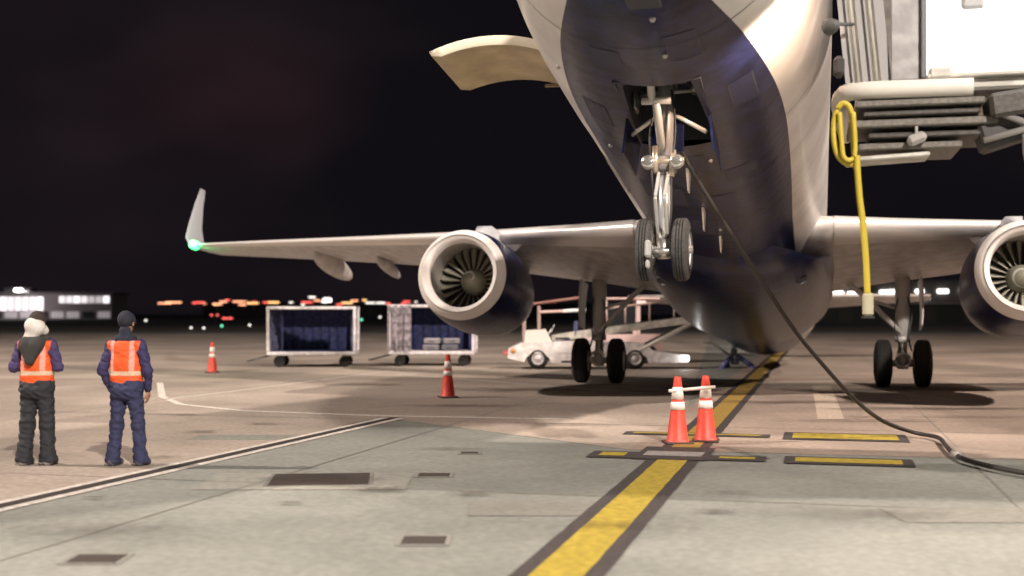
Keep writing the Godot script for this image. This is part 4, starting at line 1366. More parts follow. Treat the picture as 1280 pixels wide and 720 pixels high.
		for n in 5:
			var d := mb()
			box(d, Vector3((n - 2) * q[2] * 0.19, 2.4, 15.03), Vector3(q[2] * 0.16, 4.6, 0.1), 0.02)
			put("door", d, mat("hangar_door", Color(0.09, 0.085, 0.08), 0.7), t)
	# cargo hall behind the right wing with a row of white wall lamps
	var ch := thing("cargo_hall", "dark cargo hall under the right wing with white wall lamps", "building", Vector3(84, 0, -250))
	var cw := mb()
	box(cw, Vector3(3, 4.4, -10), Vector3(60, 8.8, 20), 0.1)
	put("wall", cw, mat("hall_wall", Color(0.085, 0.075, 0.07), 0.8), ch)
	var cc := mb()
	box(cc, Vector3(3, 3.9, 1.2), Vector3(52, 0.3, 2.6), 0.05)
	put("canopy", cc, mat("hall_canopy", Color(0.34, 0.32, 0.30), 0.6), ch)
	for n in 6:
		var d := mb()
		box(d, Vector3(-19 + n * 8.6, 1.8, 0.04), Vector3(5.6, 3.5, 0.12), 0.02)
		put("loading_door", d, mat("hall_door", Color(0.045, 0.05, 0.045), 0.6), ch)
	for q in [[-16.5, 6.1, 2.2], [-14.9, 5.2, 1.6], [-13.6, 6.0, 1.8], [-7.0, 6.3, 1.7], [-5.2, 6.4, 1.8], [0.4, 6.5, 1.7], [1.6, 5.2, 1.6], [5.2, 6.5, 2.2], [9.3, 6.6, 1.2], [12.1, 7.6, 1.4]]:
		var l := mb()
		box(l, Vector3(q[0], q[1], 0.35), Vector3(q[2], 0.75, 0.6), 0.12)
		put("wall_lamp", l, glow("far_lamp_W", LAMP_COLORS["W"], 4.0), ch)

# ------------------------------------------------------------------ ground equipment
func cart_frame(t: Node3D, w: float, d: float, top: float) -> void:
	var white := mat("cart_white", Color(0.72, 0.67, 0.68), 0.45, 0.1, noise_tex("grime", 0.008, 0.86, 1.0), 0.9)
	var st := mb()
	box(st, Vector3(0, 0.46, 0), Vector3(w, 0.13, d), 0.03)
	put("bed", st, white, t)
	for sx in [-1, 1]:
		for sz in [-1, 1]:
			var p := mb()
			box(p, Vector3(sx * (w * 0.5 - 0.05), 0.52 + (top - 0.6) * 0.5, sz * (d * 0.5 - 0.05)), Vector3(0.1, top - 0.62, 0.1), 0.02)
			put("post", p, white, t)
	for sz in [-1, 1]:
		var r := mb()
		box(r, Vector3(0, top - 0.05, sz * (d * 0.5 - 0.045)), Vector3(w + 0.02, 0.1, 0.09), 0.02)
		put("top_rail", r, white, t)
	var rf := mb()
	box(rf, Vector3(0, top - 0.01, 0), Vector3(w - 0.02, 0.03, d - 0.2), 0.01)
	put("roof", rf, white, t)
	for sx in [-1, 1]:
		for sz in [-1, 1]:
			var wh := mb(true)
			lathe(wh, Vector3(sx * (w * 0.5 - 0.4), 0.19, sz * (d * 0.5 - 0.25)), Vector3.BACK, [[-0.06, 0.001], [-0.06, 0.15], [-0.04, 0.19], [0.04, 0.19], [0.06, 0.15], [0.06, 0.001]], 18)
			put("wheel", wh, mat("rubber"), t)
	var br := mb()
	for sx in [-1, 1]: box(br, Vector3(sx * (w * 0.5 - 0.4), 0.33, 0), Vector3(0.16, 0.14, d - 0.4), 0.02)
	put("axle_beam", br, mat("cart_steel", Color(0.12, 0.115, 0.11), 0.5, 0.4), t)
	var tb := mb(true)
	tube(tb, Vector3(-w * 0.5, 0.38, 0), Vector3(-w * 0.5 - 0.7, 0.2, 0), 0.03, 0.03, 8)
	lathe(tb, Vector3(-w * 0.5 - 0.72, 0.17, 0), Vector3.UP, [[0.0, 0.07], [0.05, 0.07]], 12)
	put("tow_bar", tb, mat("cart_steel"), t)

func curtain(called: String, t: Node3D, a: Vector3, b: Vector3, y0: float, y1: float, folds: float, deep: float, m: Material) -> void:
	var st := mb(true)
	var n := 48
	var dir := (b - a).normalized()
	var nr := Vector3(-dir.z, 0, dir.x)
	var rows := []
	for j in 7:
		var v := j / 6.0
		var row := []
		for i in n + 1:
			var u := float(i) / n
			var w := sin(u * TAU * folds + sin(u * 9.0 + v * 1.6)) * deep * (0.35 + 0.65 * v) + sin(u * 23.0 + v * 4.0) * deep * 0.3
			var p := a.lerp(b, u) + nr * w
			row.append(Vector3(p.x, lerpf(y1, y0, v), p.z))
		rows.append(row)
	for j in 6:
		for i in n:
			var c: Vector3 = (rows[j][i] + rows[j + 1][i + 1]) * 0.5
			quad(st, rows[j][i], rows[j][i + 1], rows[j + 1][i + 1], rows[j + 1][i], c - nr)
	put(called, st, m, t)

func build_carts() -> void:
	var blue := mat("tarp_blue", Color(0.035, 0.045, 0.17), 0.7, 0.0, noise_tex("tarp", 0.02, 0.6, 1.0, 4, 33, 256), 0.9)
	var pale_blue := mat("tarp_pale", Color(0.12, 0.13, 0.24), 0.7, 0.0, noise_tex("tarp", 0.02, 0.6, 1.0), 0.9)
	var t := thing("baggage_cart", "empty covered baggage cart with dark blue lining and white frame", "baggage cart", Vector3(-6.8, 0, -41.4), 0.05, "covered baggage carts")
	cart_frame(t, 3.0, 1.6, 2.05)
	curtain("back_curtain", t, Vector3(-1.42, 0, -0.72), Vector3(1.42, 0, -0.72), 0.53, 1.96, 9, 0.05, blue)
	curtain("left_curtain", t, Vector3(-1.38, 0, 0.66), Vector3(-1.2, 0, -0.68), 0.53, 1.96, 5, 0.05, pale_blue)
	curtain("right_curtain", t, Vector3(1.38, 0, 0.66), Vector3(1.2, 0, -0.68), 0.53, 1.96, 5, 0.05, pale_blue)
	var fl := mb()
	box(fl, Vector3(0, 0.535, 0), Vector3(2.8, 0.02, 1.4), 0.004)
	put("floor_mat", fl, blue, t)
	var t2 := thing("baggage_cart", "loaded baggage cart with pinkish white curtain at its left end", "baggage cart", Vector3(-2.75, 0, -42.2), -0.04, "covered baggage carts")
	cart_frame(t2, 3.0, 1.6, 2.12)
	curtain("front_curtain", t2, Vector3(-1.5, 0, 0.80), Vector3(-0.68, 0, 0.82), 0.5, 2.1, 4, 0.05, mat("curtain_white", Color(0.36, 0.31, 0.34), 0.75, 0.0, noise_tex("tarp", 0.02, 0.6, 1.0), 0.9))
	curtain("back_curtain", t2, Vector3(-1.42, 0, -0.72), Vector3(1.42, 0, -0.72), 0.53, 2.0, 9, 0.05, blue)
	curtain("left_curtain", t2, Vector3(-1.36, 0, 0.62), Vector3(-1.3, 0, -0.68), 0.53, 2.0, 5, 0.04, pale_blue)
	curtain("right_curtain", t2, Vector3(1.36, 0, 0.66), Vector3(1.2, 0, -0.68), 0.53, 2.0, 5, 0.05, blue)
	# cases on the second cart
	var shades := [Color(0.16, 0.15, 0.17), Color(0.27, 0.25, 0.26), Color(0.10, 0.10, 0.12), Color(0.2, 0.19, 0.2), Color(0.05, 0.05, 0.07)]
	var labels := ["grey suitcase lying lowest in the loaded baggage cart", "pale suitcase lying on the grey one in the cart", "dark grey suitcase right of the pale ones in the cart", "light hard case lying lowest at the cart's right end", "nearly black case at the back of the loaded cart"]
	var where := [[-0.05, 0.545, 0.4, 0.1], [0.0, 0.765, 0.36, -0.12], [0.62, 0.545, 0.42, 0.0], [0.66, 0.765, 0.38, 0.2], [0.2, 0.545, -0.3, 0.05]]
	for k in 5:
		var w: Array = where[k]
		var c := thing("suitcase", labels[k], "suitcase", t2.transform * Vector3(w[0], w[1], w[2]), w[3], "suitcases in the cart")
		var m := mat("case_%d" % k, shades[k], 0.5)
		var st := mb()
		box(st, Vector3(0, 0.1, 0), Vector3(0.58, 0.2, 0.4), 0.04)
		put("shell", st, m, c)
		var h := mb(true)
		sweep(h, [Vector3(-0.09, 0.1, 0.2), Vector3(-0.08, 0.1, 0.235), Vector3(0.08, 0.1, 0.235), Vector3(0.09, 0.1, 0.2)], 0.012, 8)
		put("handle", h, mat("case_trim", Color(0.05, 0.05, 0.05), 0.5), c)
		var z := mb()
		box(z, Vector3(0, 0.1, 0), Vector3(0.586, 0.012, 0.406), 0.002)
		put("seam", z, mat("case_trim"), c)

func vehicle_wheel(t: Node3D, at: Vector3, r: float, w: float) -> void:
	var ty := mb(true)
	lathe(ty, at, Vector3.BACK, tyre_profile(r, w, r * 0.56), 26, false)
	var tyre := put("tyre", ty, mat("rubber"), t)
	var hb := mb(true)
	lathe(hb, at, Vector3.BACK, [[-w * 0.4, r * 0.57], [-w * 0.1, r * 0.45], [w * 0.15, r * 0.45], [w * 0.3, r * 0.5], [w * 0.42, r * 0.57]], 22, false)
	lathe(hb, at, Vector3.BACK, [[w * 0.2, r * 0.46], [w * 0.3, r * 0.22], [w * 0.36, r * 0.2], [w * 0.37, 0.001]], 22, false)
	put("rim", hb, mat("rim_pale", Color(0.50, 0.46, 0.46), 0.45, 0.3), tyre)

func slab(st: SurfaceTool, outline: Array, z0: float, z1: float) -> void:   # an outline in x,y pulled along z
	var flat := PackedVector2Array()
	var mid := Vector2.ZERO
	for p in outline:
		flat.append(p)
		mid += p
	mid /= outline.size()
	var inside := Vector3(mid.x, mid.y, (z0 + z1) * 0.5)
	var idx := Geometry2D.triangulate_polygon(flat)
	for k in range(0, idx.size(), 3):
		for z in [z0, z1]:
			var a := Vector3(flat[idx[k]].x, flat[idx[k]].y, z)
			var b := Vector3(flat[idx[k + 1]].x, flat[idx[k + 1]].y, z)
			var c := Vector3(flat[idx[k + 2]].x, flat[idx[k + 2]].y, z)
			tri(st, a, b, c, (a + b + c) / 3.0 + Vector3(0, 0, 1.0 if z == z0 else -1.0) * signf(z1 - z0))
	for k in flat.size():
		var p := flat[k]
		var q := flat[(k + 1) % flat.size()]
		var nrm := Vector2(q.y - p.y, p.x - q.x)
		if Geometry2D.is_polygon_clockwise(flat): nrm = -nrm
		var m := (p + q) * 0.5 - nrm
		quad(st, Vector3(p.x, p.y, z0), Vector3(q.x, q.y, z0), Vector3(q.x, q.y, z1), Vector3(p.x, p.y, z1), Vector3(m.x, m.y, (z0 + z1) * 0.5))

func build_loader() -> void:
	var t := thing("belt_loader", "white belt loader with raised conveyor behind the left main wheels", "belt loader", Vector3(2.4, 0, -39.9))
	var white := mat("loader_white", Color(0.76, 0.71, 0.69), 0.4, 0.0, noise_tex("grime", 0.008, 0.86, 1.0), 0.8)
	var cream := mat("loader_cream", Color(0.50, 0.47, 0.41), 0.45, 0.1, noise_tex("grime", 0.008, 0.86, 1.0), 0.8)
	var dark := mat("loader_dark", Color(0.03, 0.03, 0.035), 0.6, 0.2)
	var redm := mat("loader_red", Color(0.24, 0.11, 0.085), 0.5)
	var st := mb()
	slab(st, [Vector2(-2.55, 0.36), Vector2(-2.52, 0.66), Vector2(-2.1, 0.86), Vector2(-0.6, 0.92), Vector2(1.9, 0.84), Vector2(2.2, 0.6), Vector2(3.3, 0.44), Vector2(3.35, 0.22), Vector2(2.05, 0.2), Vector2(1.98, 0.38), Vector2(1.83, 0.5), Vector2(1.6, 0.53), Vector2(1.36, 0.5), Vector2(1.2, 0.36), Vector2(1.15, 0.2), Vector2(-1.12, 0.2), Vector2(-1.2, 0.38), Vector2(-1.35, 0.5), Vector2(-1.56, 0.53), Vector2(-1.8, 0.5), Vector2(-1.95, 0.36), Vector2(-2.0, 0.24)], -0.7, 0.7)
	put("chassis", st, white, t)
	var wl := mb()
	box(wl, Vector3(0, 0.45, 0), Vector3(3.6, 0.3, 1.2), 0.02)
	put("wheel_arch", wl, dark, t)
	for sx in [-1.56, 1.6]:
		for sz in [-0.6, 0.6]: vehicle_wheel(t, Vector3(sx, 0.35, sz), 0.35, 0.22)
	var bp := mb()
	box(bp, Vector3(-2.5, 0.52, 0), Vector3(0.35, 0.14, 1.3), 0.03)
	put("red_bumper", bp, mat("bumper_red", Color(0.5, 0.12, 0.12), 0.5), t)
	var hd := mb()
	slab(hd, [Vector2(-2.0, 0.85), Vector2(-1.96, 1.26), Vector2(-1.3, 1.30), Vector2(-1.1, 0.9)], -0.3, 0.66)
	put("engine_hood", hd, mat("hood_white", Color(0.68, 0.62, 0.57), 0.4), t)
	for z in [-0.45, 0.45]:
		var hl := mb(true)
		lathe(hl, Vector3(-2.36, 0.60, 0.72 * signf(z)), Vector3(0, 0, signf(z)), [[-0.02, 0.075], [0.005, 0.08], [0.02, 0.05], [0.025, 0.001]], 14)
		put("marker_lens", hl, mat("marker_amber", Color(0.5, 0.2, 0.04), 0.3), t)
	var gp := mb()
	for k in 3: box(gp, Vector3(-0.6 + k * 0.75, 0.66, 0.705), Vector3(0.62, 0.26, 0.012), 0.004)
	put("side_door", gp, mat("loader_door", Color(0.66, 0.62, 0.60), 0.45), t)
	var stp := mb()
	box(stp, Vector3(-0.4, 0.26, 0.74), Vector3(0.8, 0.05, 0.16), 0.012)
	put("side_step", stp, dark, t)
	# seat and controls
	var se := mb()
	box(se, Vector3(-0.75, 1.0, 0.25), Vector3(0.55, 0.14, 0.5), 0.04)
	box(se, Vector3(-0.42, 1.28, 0.25), Vector3(0.14, 0.55, 0.5), 0.05, Transform3D(Basis(Vector3(0, 0, 1), -0.08), Vector3.ZERO))
	put("seat", se, mat("seat_blue", Color(0.05, 0.06, 0.13), 0.6), t)
	var wh := mb(true)
	var rs := []
	for k in 21:
		var a := TAU * k / 20.0
		rs.append(ring(Vector3(-1.06 + cos(a) * 0.05, 1.33 + cos(a) * 0.12, 0.25 + sin(a) * 0.19), Vector3(-sin(a) * 0.05, -sin(a) * 0.12, cos(a) * 0.19), 0.018, 8))
	loft(wh, rs, true, false)
	tube(wh, Vector3(-1.06, 1.33, 0.25), Vector3(-1.3, 1.05, 0.25), 0.03, 0.03, 8)
	put("steering_wheel", wh, mat("wheel_white", Color(0.6, 0.58, 0.58), 0.5), t)
	# canopy frame over the driver
	for q in [[-2.0, 0.6, 0.86], [-1.52, 0.6, 1.28], [-2.0, -0.55, 0.86]]:
		var p := mb()
		box(p, Vector3(q[0], (q[2] + 2.06) * 0.5, q[1]), Vector3(0.11, 2.06 - q[2], 0.11), 0.02)
		put("canopy_post", p, mat("post_brown", Color(0.34, 0.24, 0.21), 0.5), t)
	for q in [[-2.05, 2.08, -0.1, 2.34, 0.62], [-1.5, 1.86, -0.05, 1.92, 0.64]]:
		var r := mb(true)
		tube(r, Vector3(q[0], q[1], q[4]), Vector3(q[2], q[3], q[4]), 0.05, 0.05, 10)
		put("hand_rail", r, redm if q[1] > 2.0 else mat("rail_pink", Color(0.6, 0.42, 0.38), 0.4), t)
	var wr := mb(true)
	tube(wr, Vector3(-0.75, 1.89, 0.65), Vector3(0.0, 1.93, 0.65), 0.06, 0.06, 10)
	put("bright_rail", wr, mat("rail_white", Color(0.8, 0.78, 0.76), 0.35), t)
	# conveyor
	var cv := mb()
	slab(cv, [Vector2(-1.1, 0.93), Vector2(-0.3, 1.0), Vector2(3.5, 1.5), Vector2(3.62, 1.62), Vector2(3.4, 1.72), Vector2(-0.4, 1.22), Vector2(-1.1, 1.1)], -0.15, 0.5)
	put("conveyor", cv, cream, t)
	var bt := mb()
	slab(bt, [Vector2(-0.4, 1.225), Vector2(3.4, 1.725), Vector2(3.4, 1.75), Vector2(-0.4, 1.25)], -0.1, 0.42)
	put("conveyor_belt", bt, dark, t)
	var sr := mb(true)
	tube(sr, Vector3(0.4, 1.95, 0.48), Vector3(3.0, 2.25, 0.48), 0.035, 0.035, 8)
	for k in 4: tube(sr, Vector3(0.5 + k * 0.8, 1.34 + k * 0.105, 0.48), Vector3(0.5 + k * 0.8, 1.96 + k * 0.092, 0.48), 0.03, 0.03, 8)
	put("conveyor_rail", sr, mat("rail_tan", Color(0.42, 0.30, 0.26), 0.45), t)
	var lg := mb(true)
	tube(lg, Vector3(1.75, 0.62, 0.66), Vector3(3.5, 1.5, 0.56), 0.07, 0.06, 10)
	tube(lg, Vector3(1.75, 0.62, -0.5), Vector3(3.5, 1.5, -0.2), 0.07, 0.06, 10)
	put("lift_arm", lg, cream, t)
	var lt := mb()
	box(lt, Vector3(3.2, 0.36, 0.76), Vector3(0.32, 0.2, 0.1), 0.04)
	put("lamp", lt, glow("loader_lamp", Color(1.0, 0.97, 0.9), 2.5), t)
	var ol := OmniLight3D.new()
	ol.name = "loader_lamp_light"
	ol.light_energy = 0.15
	ol.light_size = 0.1
	ol.omni_range = 60.0
	ol.omni_attenuation = 2.0
	ol.shadow_enabled = true
	t.add_child(ol)
	ol.position = Vector3(3.2, 0.36, 0.95)
	# baggage tractor beyond the conveyor
	var g := thing("baggage_tractor", "baggage tractor with pinkish open cab frame beyond the conveyor", "tractor", Vector3(3.95, 0, -44.6))
	var pink := mat("cab_pink", Color(0.50, 0.36, 0.34), 0.45)
	var bo := mb()
	slab(bo, [Vector2(-1.3, 0.35), Vector2(-1.3, 0.95), Vector2(-0.6, 1.05), Vector2(1.5, 1.05), Vector2(1.6, 0.35)], -0.7, 0.7)
	put("body", bo, pink, g)
	for sx in [-0.8, 1.0]:
		for sz in [-0.65, 0.65]: vehicle_wheel(g, Vector3(sx, 0.34, sz), 0.34, 0.22)
	for sx in [-0.55, 0.65]:
		for sz in [-0.6, 0.6]:
			var p := mb()
			box(p, Vector3(sx, 1.68, sz), Vector3(0.16, 1.3, 0.1), 0.02)
			put("cab_post", p, pink, g)
	var rf := mb()
	box(rf, Vector3(0.35, 2.36, 0), Vector3(2.2, 0.08, 1.4), 0.03)
	put("cab_roof", rf, mat("rail_pink"), g)
	var wn := mb()
	box(wn, Vector3(0.05, 1.7, 0.6), Vector3(1.0, 1.0, 0.02), 0.004)
	put("cab_window", wn, mat("cab_glass", Color(0.015, 0.018, 0.02), 0.12), g)
	var rl := mb()
	box(rl, Vector3(0.75, 2.22, 0.72), Vector3(0.34, 0.12, 0.08), 0.02)
	put("red_lamp", rl, glow("tractor_red", Color(1.0, 0.1, 0.12), 0.5), g)
	var wlmp := mb(true)
	lathe(wlmp, Vector3(-0.68, 2.55, 0.7), Vector3(0, 0, 1), [[-0.1, 0.06], [0.0, 0.15], [0.08, 0.13], [0.1, 0.001]], 16)
	put("white_lamp", wlmp, glow("tractor_white", Color(1.0, 0.97, 0.93), 1.6), g)
	# low blue jack under the tail
	var o := ab3(9.6, -0.95, 0.0)
	var j := thing("tail_jack", "low blue tripod jack on the ground under the rear fuselage", "jack", o, 0.2)
	var jb := mat("jack_blue", Color(0.10, 0.10, 0.27), 0.5, 0.0, noise_tex("wear", 0.03, 0.7, 1.0), 2.0)
	var c := mb(true)
	lathe(c, Vector3(0, 0.12, 0), Vector3.UP, [[0.0, 0.16], [0.3, 0.15], [0.32, 0.11], [0.5, 0.10], [0.52, 0.07], [0.66, 0.07], [0.67, 0.1], [0.72, 0.1]], 20)
	put("cylinder", c, mat("jack_grey", Color(0.26, 0.27, 0.32), 0.4, 0.2), j)
	for k in 3:
		var a := TAU * k / 3.0 + 0.5
		var lgm := mb(true)
		tube(lgm, Vector3(cos(a) * 0.1, 0.42, sin(a) * 0.1), Vector3(cos(a) * 0.62, 0.05, sin(a) * 0.62), 0.075, 0.085, 10)
		lathe(lgm, Vector3(cos(a) * 0.62, 0.0, sin(a) * 0.62), Vector3.UP, [[0.0, 0.14], [0.03, 0.14], [0.06, 0.08]], 14)
		put("leg", lgm, jb, j)
	var tw := mb(true)
	tube(tw, Vector3(-0.1, 0.35, 0.1), Vector3(-0.85, 0.85, 0.15), 0.045, 0.045, 8)
	tube(tw, Vector3(-0.85, 0.85, 0.15), Vector3(-1.15, 0.86, 0.15), 0.04, 0.04, 8)
	put("tow_handle", tw, cream, j)

func build_cones() -> void:
	var t := thing("traffic_cone", "orange cone in front of the lead-in line, left of the tied pair", "traffic cone", Vector3(2.3, 0, -16.75), 0.1, "orange traffic cones")
	var red := mat("cone_orange", Color(0.78, 0.075, 0.045), 0.5, 0.0, noise_tex("grime", 0.008, 0.86, 1.0), 2.0)
	var refl := mat("cone_white", Color(0.80, 0.72, 0.66), 0.4)
	var bs := mb()
	box(bs, Vector3(0, 0.018, 0), Vector3(0.38, 0.036, 0.38), 0.012)
	put("base", bs, mat("cone_base", Color(0.07, 0.035, 0.03), 0.7), t)
	var h := 0.93
	var st := mb(true)
	lathe(st, Vector3.ZERO, Vector3.UP, [[0.036, 0.165], [0.06, 0.148], [h * 0.5, 0.099], [h * 0.9, 0.06], [h * 0.985, 0.05], [h, 0.043], [h - 0.01, 0.03], [h - 0.1, 0.03]], 28, false)
	put("body", st, red, t)
	for q in [[0.51, 0.625], [0.665, 0.845]]:
		var b := mb(true)
		var r0 := lerpf(0.148, 0.06, (q[0] * h - 0.06) / (h * 0.9 - 0.06)) + 0.003
		var r1 := lerpf(0.148, 0.06, (q[1] * h - 0.06) / (h * 0.9 - 0.06)) + 0.003
		lathe(b, Vector3.ZERO, Vector3.UP, [[q[0] * h - 0.001, r0 - 0.004], [q[0] * h, r0], [q[1] * h, r1], [q[1] * h + 0.001, r1 - 0.004]], 28, false)
		put("reflective_band", b, refl, t)
	copy(t, Vector3(2.73, 0, -17.0), -0.2, "orange cone standing on the lead-in line, right of the tied pair")
	copy(t, Vector3(-1.38, 0, -25.95), 0.3, "orange cone standing alone in front of the left engine")
	copy(t, Vector3(-9.17, 0, -36.9), 0.0, "small far orange cone between the right worker and the empty cart")
	var bar := mb(true)
	tube(bar, Vector3(2.17, 0.735, -16.66), Vector3(2.84, 0.775, -16.9), 0.024, 0.024, 10)
	var bo := put("cone_bar", bar, mat("bar_white", Color(0.74, 0.66, 0.62), 0.5))
	tag(bo, "white bar tying the two front cones together", "bar")

func build_cables() -> void:
	var rubber := mat("cable_black", Color(0.035, 0.031, 0.03), 0.55)
	var pts := [Vector3(1.86, 4.35, -14.75), Vector3(1.98, 4.05, -14.9), Vector3(2.25, 3.6, -15.1), Vector3(2.67, 3.06, -15.5), Vector3(3.25, 2.3, -15.9), Vector3(3.79, 1.62, -16.3), Vector3(4.32, 1.08, -16.7), Vector3(4.85, 0.6, -17.1), Vector3(5.35, 0.26, -17.45), Vector3(5.85, 0.075, -17.6), Vector3(6.0, 0.06, -17.0), Vector3(5.75, 0.06, -16.0), Vector3(5.5, 0.06, -15.0), Vector3(5.42, 0.06, -14.2), Vector3(5.6, 0.06, -13.2), Vector3(6.1, 0.06, -12.4), Vector3(6.9, 0.06, -11.9)]
	var st := mb(true)
	sweep(st, smooth_path(pts, 8), 0.030, 10)
	var t := thing("ground_power_cable", "black power cable hanging from the nose and curling over the apron", "cable", Vector3(5.5, 0, -15))
	put("cable", st, rubber, t, -Vector3(5.5, 0, -15))
	var pl := mb(true)
	lathe(pl, Vector3(1.86, 4.33, -14.75), Vector3(-0.15, 1, 0.1), [[-0.1, 0.045], [0.0, 0.07], [0.14, 0.075], [0.15, 0.02]], 14)
	put("plug", pl, mat("plug_grey", Color(0.3, 0.29, 0.28), 0.5), t, -Vector3(5.5, 0, -15))
	var tp := mb(true)
	tube(tp, Vector3(5.53, 0.06, -15.1), Vector3(5.46, 0.06, -14.75), 0.042, 0.042, 12)
	put("tape_band", tp, mat("tape_pale", Color(0.35, 0.33, 0.3), 0.6), t, -Vector3(5.5, 0, -15))
	# yellow cable looped at the bridge corner
	var yel := mat("cable_yellow", Color(0.50, 0.39, 0.04), 0.55)
	var o := Vector3(3.47, 0, -12.62)
	var y := thing("yellow_cable", "yellow cable looped under the jet bridge corner with a hanging plug", "cable", o)
	var lp := mb(true)
	sweep(lp, smooth_path([Vector3(0.09, 3.36, 0.02), Vector3(0.02, 3.38, 0.0), Vector3(-0.06, 3.46, 0.0), Vector3(-0.1, 3.62, 0.0), Vector3(-0.1, 3.8, 0.0), Vector3(-0.06, 3.95, 0.0), Vector3(0.0, 4.0, 0.02), Vector3(0.06, 3.94, 0.03), Vector3(0.09, 3.75, 0.03), Vector3(0.1, 3.5, 0.03), Vector3(0.13, 3.3, 0.02)], 6), 0.030, 10)
	sweep(lp, smooth_path([Vector3(-0.06, 3.9, 0.06), Vector3(-0.04, 3.6, 0.07), Vector3(-0.02, 3.44, 0.07), Vector3(0.05, 3.4, 0.07), Vector3(0.1, 3.5, 0.07), Vector3(0.08, 3.9, 0.07)], 6), 0.026, 10)
	put("loop", lp, yel, y)
	var hg := mb(true)
	sweep(hg, smooth_path([Vector3(0.12, 3.45, 0.06), Vector3(0.13, 3.3, 0.05), Vector3(0.16, 3.0, 0.03), Vector3(0.2, 2.72, 0.02), Vector3(0.235, 2.35, 0.0), Vector3(0.25, 2.0, 0.0)], 6), 0.034, 10)
	put("hanging_cable", hg, yel, y)
	var pg := mb()
	box(pg, Vector3(0.255, 1.9, 0.0), Vector3(0.105, 0.24, 0.09), 0.02)
	put("plug", pg, mat("plug_cream", Color(0.42, 0.39, 0.27), 0.5), y)
	var pb := mb()
	box(pb, Vector3(0.255, 1.765, 0.0), Vector3(0.12, 0.03, 0.1), 0.008)
	put("plug_face", pb, mat("plug_black", Color(0.02, 0.02, 0.02), 0.5), y)

# ------------------------------------------------------------------ the two workers
func cut_at(cut: String, p: Vector3) -> float:
	if cut == "trousers": return maxf(0.035 - p.y, p.y - 1.02)
	if cut == "vest":
		var arm := absf(p.x) - 0.215          # arm holes
		var neck := 0.085 - Vector2(p.x, p.z + 0.01).length() if p.y > 1.42 else -1.0
		return maxf(maxf(0.95 - p.y, p.y - 1.485), maxf(arm, neck))
	if cut == "shoe": return 0.0 - p.y
	if cut == "cap": return 1.655 - p.y
	return -1.0

func cloth_color(look: String, p: Vector3) -> Color:
	if look == "vest":
		var orange := Color(0.86, 0.115, 0.022)
		var tape := Color(0.72, 0.52, 0.36)
		if p.y > 1.075 and p.y < 1.125: return tape
		if absf(absf(p.x) - 0.125) < 0.028 and p.y > 1.125: return Color(0.80, 0.36, 0.29)
		return orange
	if look == "skin":
		if p.y > 1.60 and p.z < -0.075:
			if absf(absf(p.x) - 0.032) < 0.011 and absf(p.y - 1.69) < 0.007: return Color(0.03, 0.02, 0.015)
			if absf(p.x) < 0.024 and absf(p.y - 1.625) < 0.008: return Color(0.30, 0.10, 0.08)
		return Color(0.36, 0.19, 0.12)
	return Color.WHITE

func hand_bones(wrist: Vector3, along: Vector3, palm: Vector3, side: float) -> Array:
	# along: towards the fingertips; palm: the way the palm faces; the thumb leaves the side
	var w := along.cross(palm).normalized() * side
	var out := []
	out.append([wrist, wrist + along * 0.045, 0.024, 0.024])
	for k in 4:
		var off := w * (0.030 - 0.020 * k)
		var base := wrist + along * (0.088 - 0.006 * absf(k - 1.0)) + off
		out.append([wrist + along * 0.03 + off * 0.7, base, 0.016, 0.0125])
		var l: float = [0.072, 0.080, 0.074, 0.058][k]
		var curl: float = [0.35, 0.45, 0.55, 0.65][k]
		var d1 := (along + palm * curl * 0.6).normalized()
		var d2 := (along + palm * curl * 1.7).normalized()
		var d3 := (along + palm * curl * 3.2).normalized()
		var a := base + d1 * l * 0.45
		var b := a + d2 * l * 0.32
		out.append([base, a, 0.0098, 0.009])
		out.append([a, b, 0.009, 0.0084])
		out.append([b, b + d3 * l * 0.25, 0.0084, 0.007])
	var tb := wrist + along * 0.025 + w * 0.026
	var t1 := tb + (along * 0.7 + w * 0.75 + palm * 0.25).normalized() * 0.042
	var t2 := t1 + (along * 0.9 + w * 0.25 + palm * 0.4).normalized() * 0.032
	out.append([tb, t1, 0.015, 0.0115])
	out.append([t1, t2, 0.0115, 0.009])
	return out

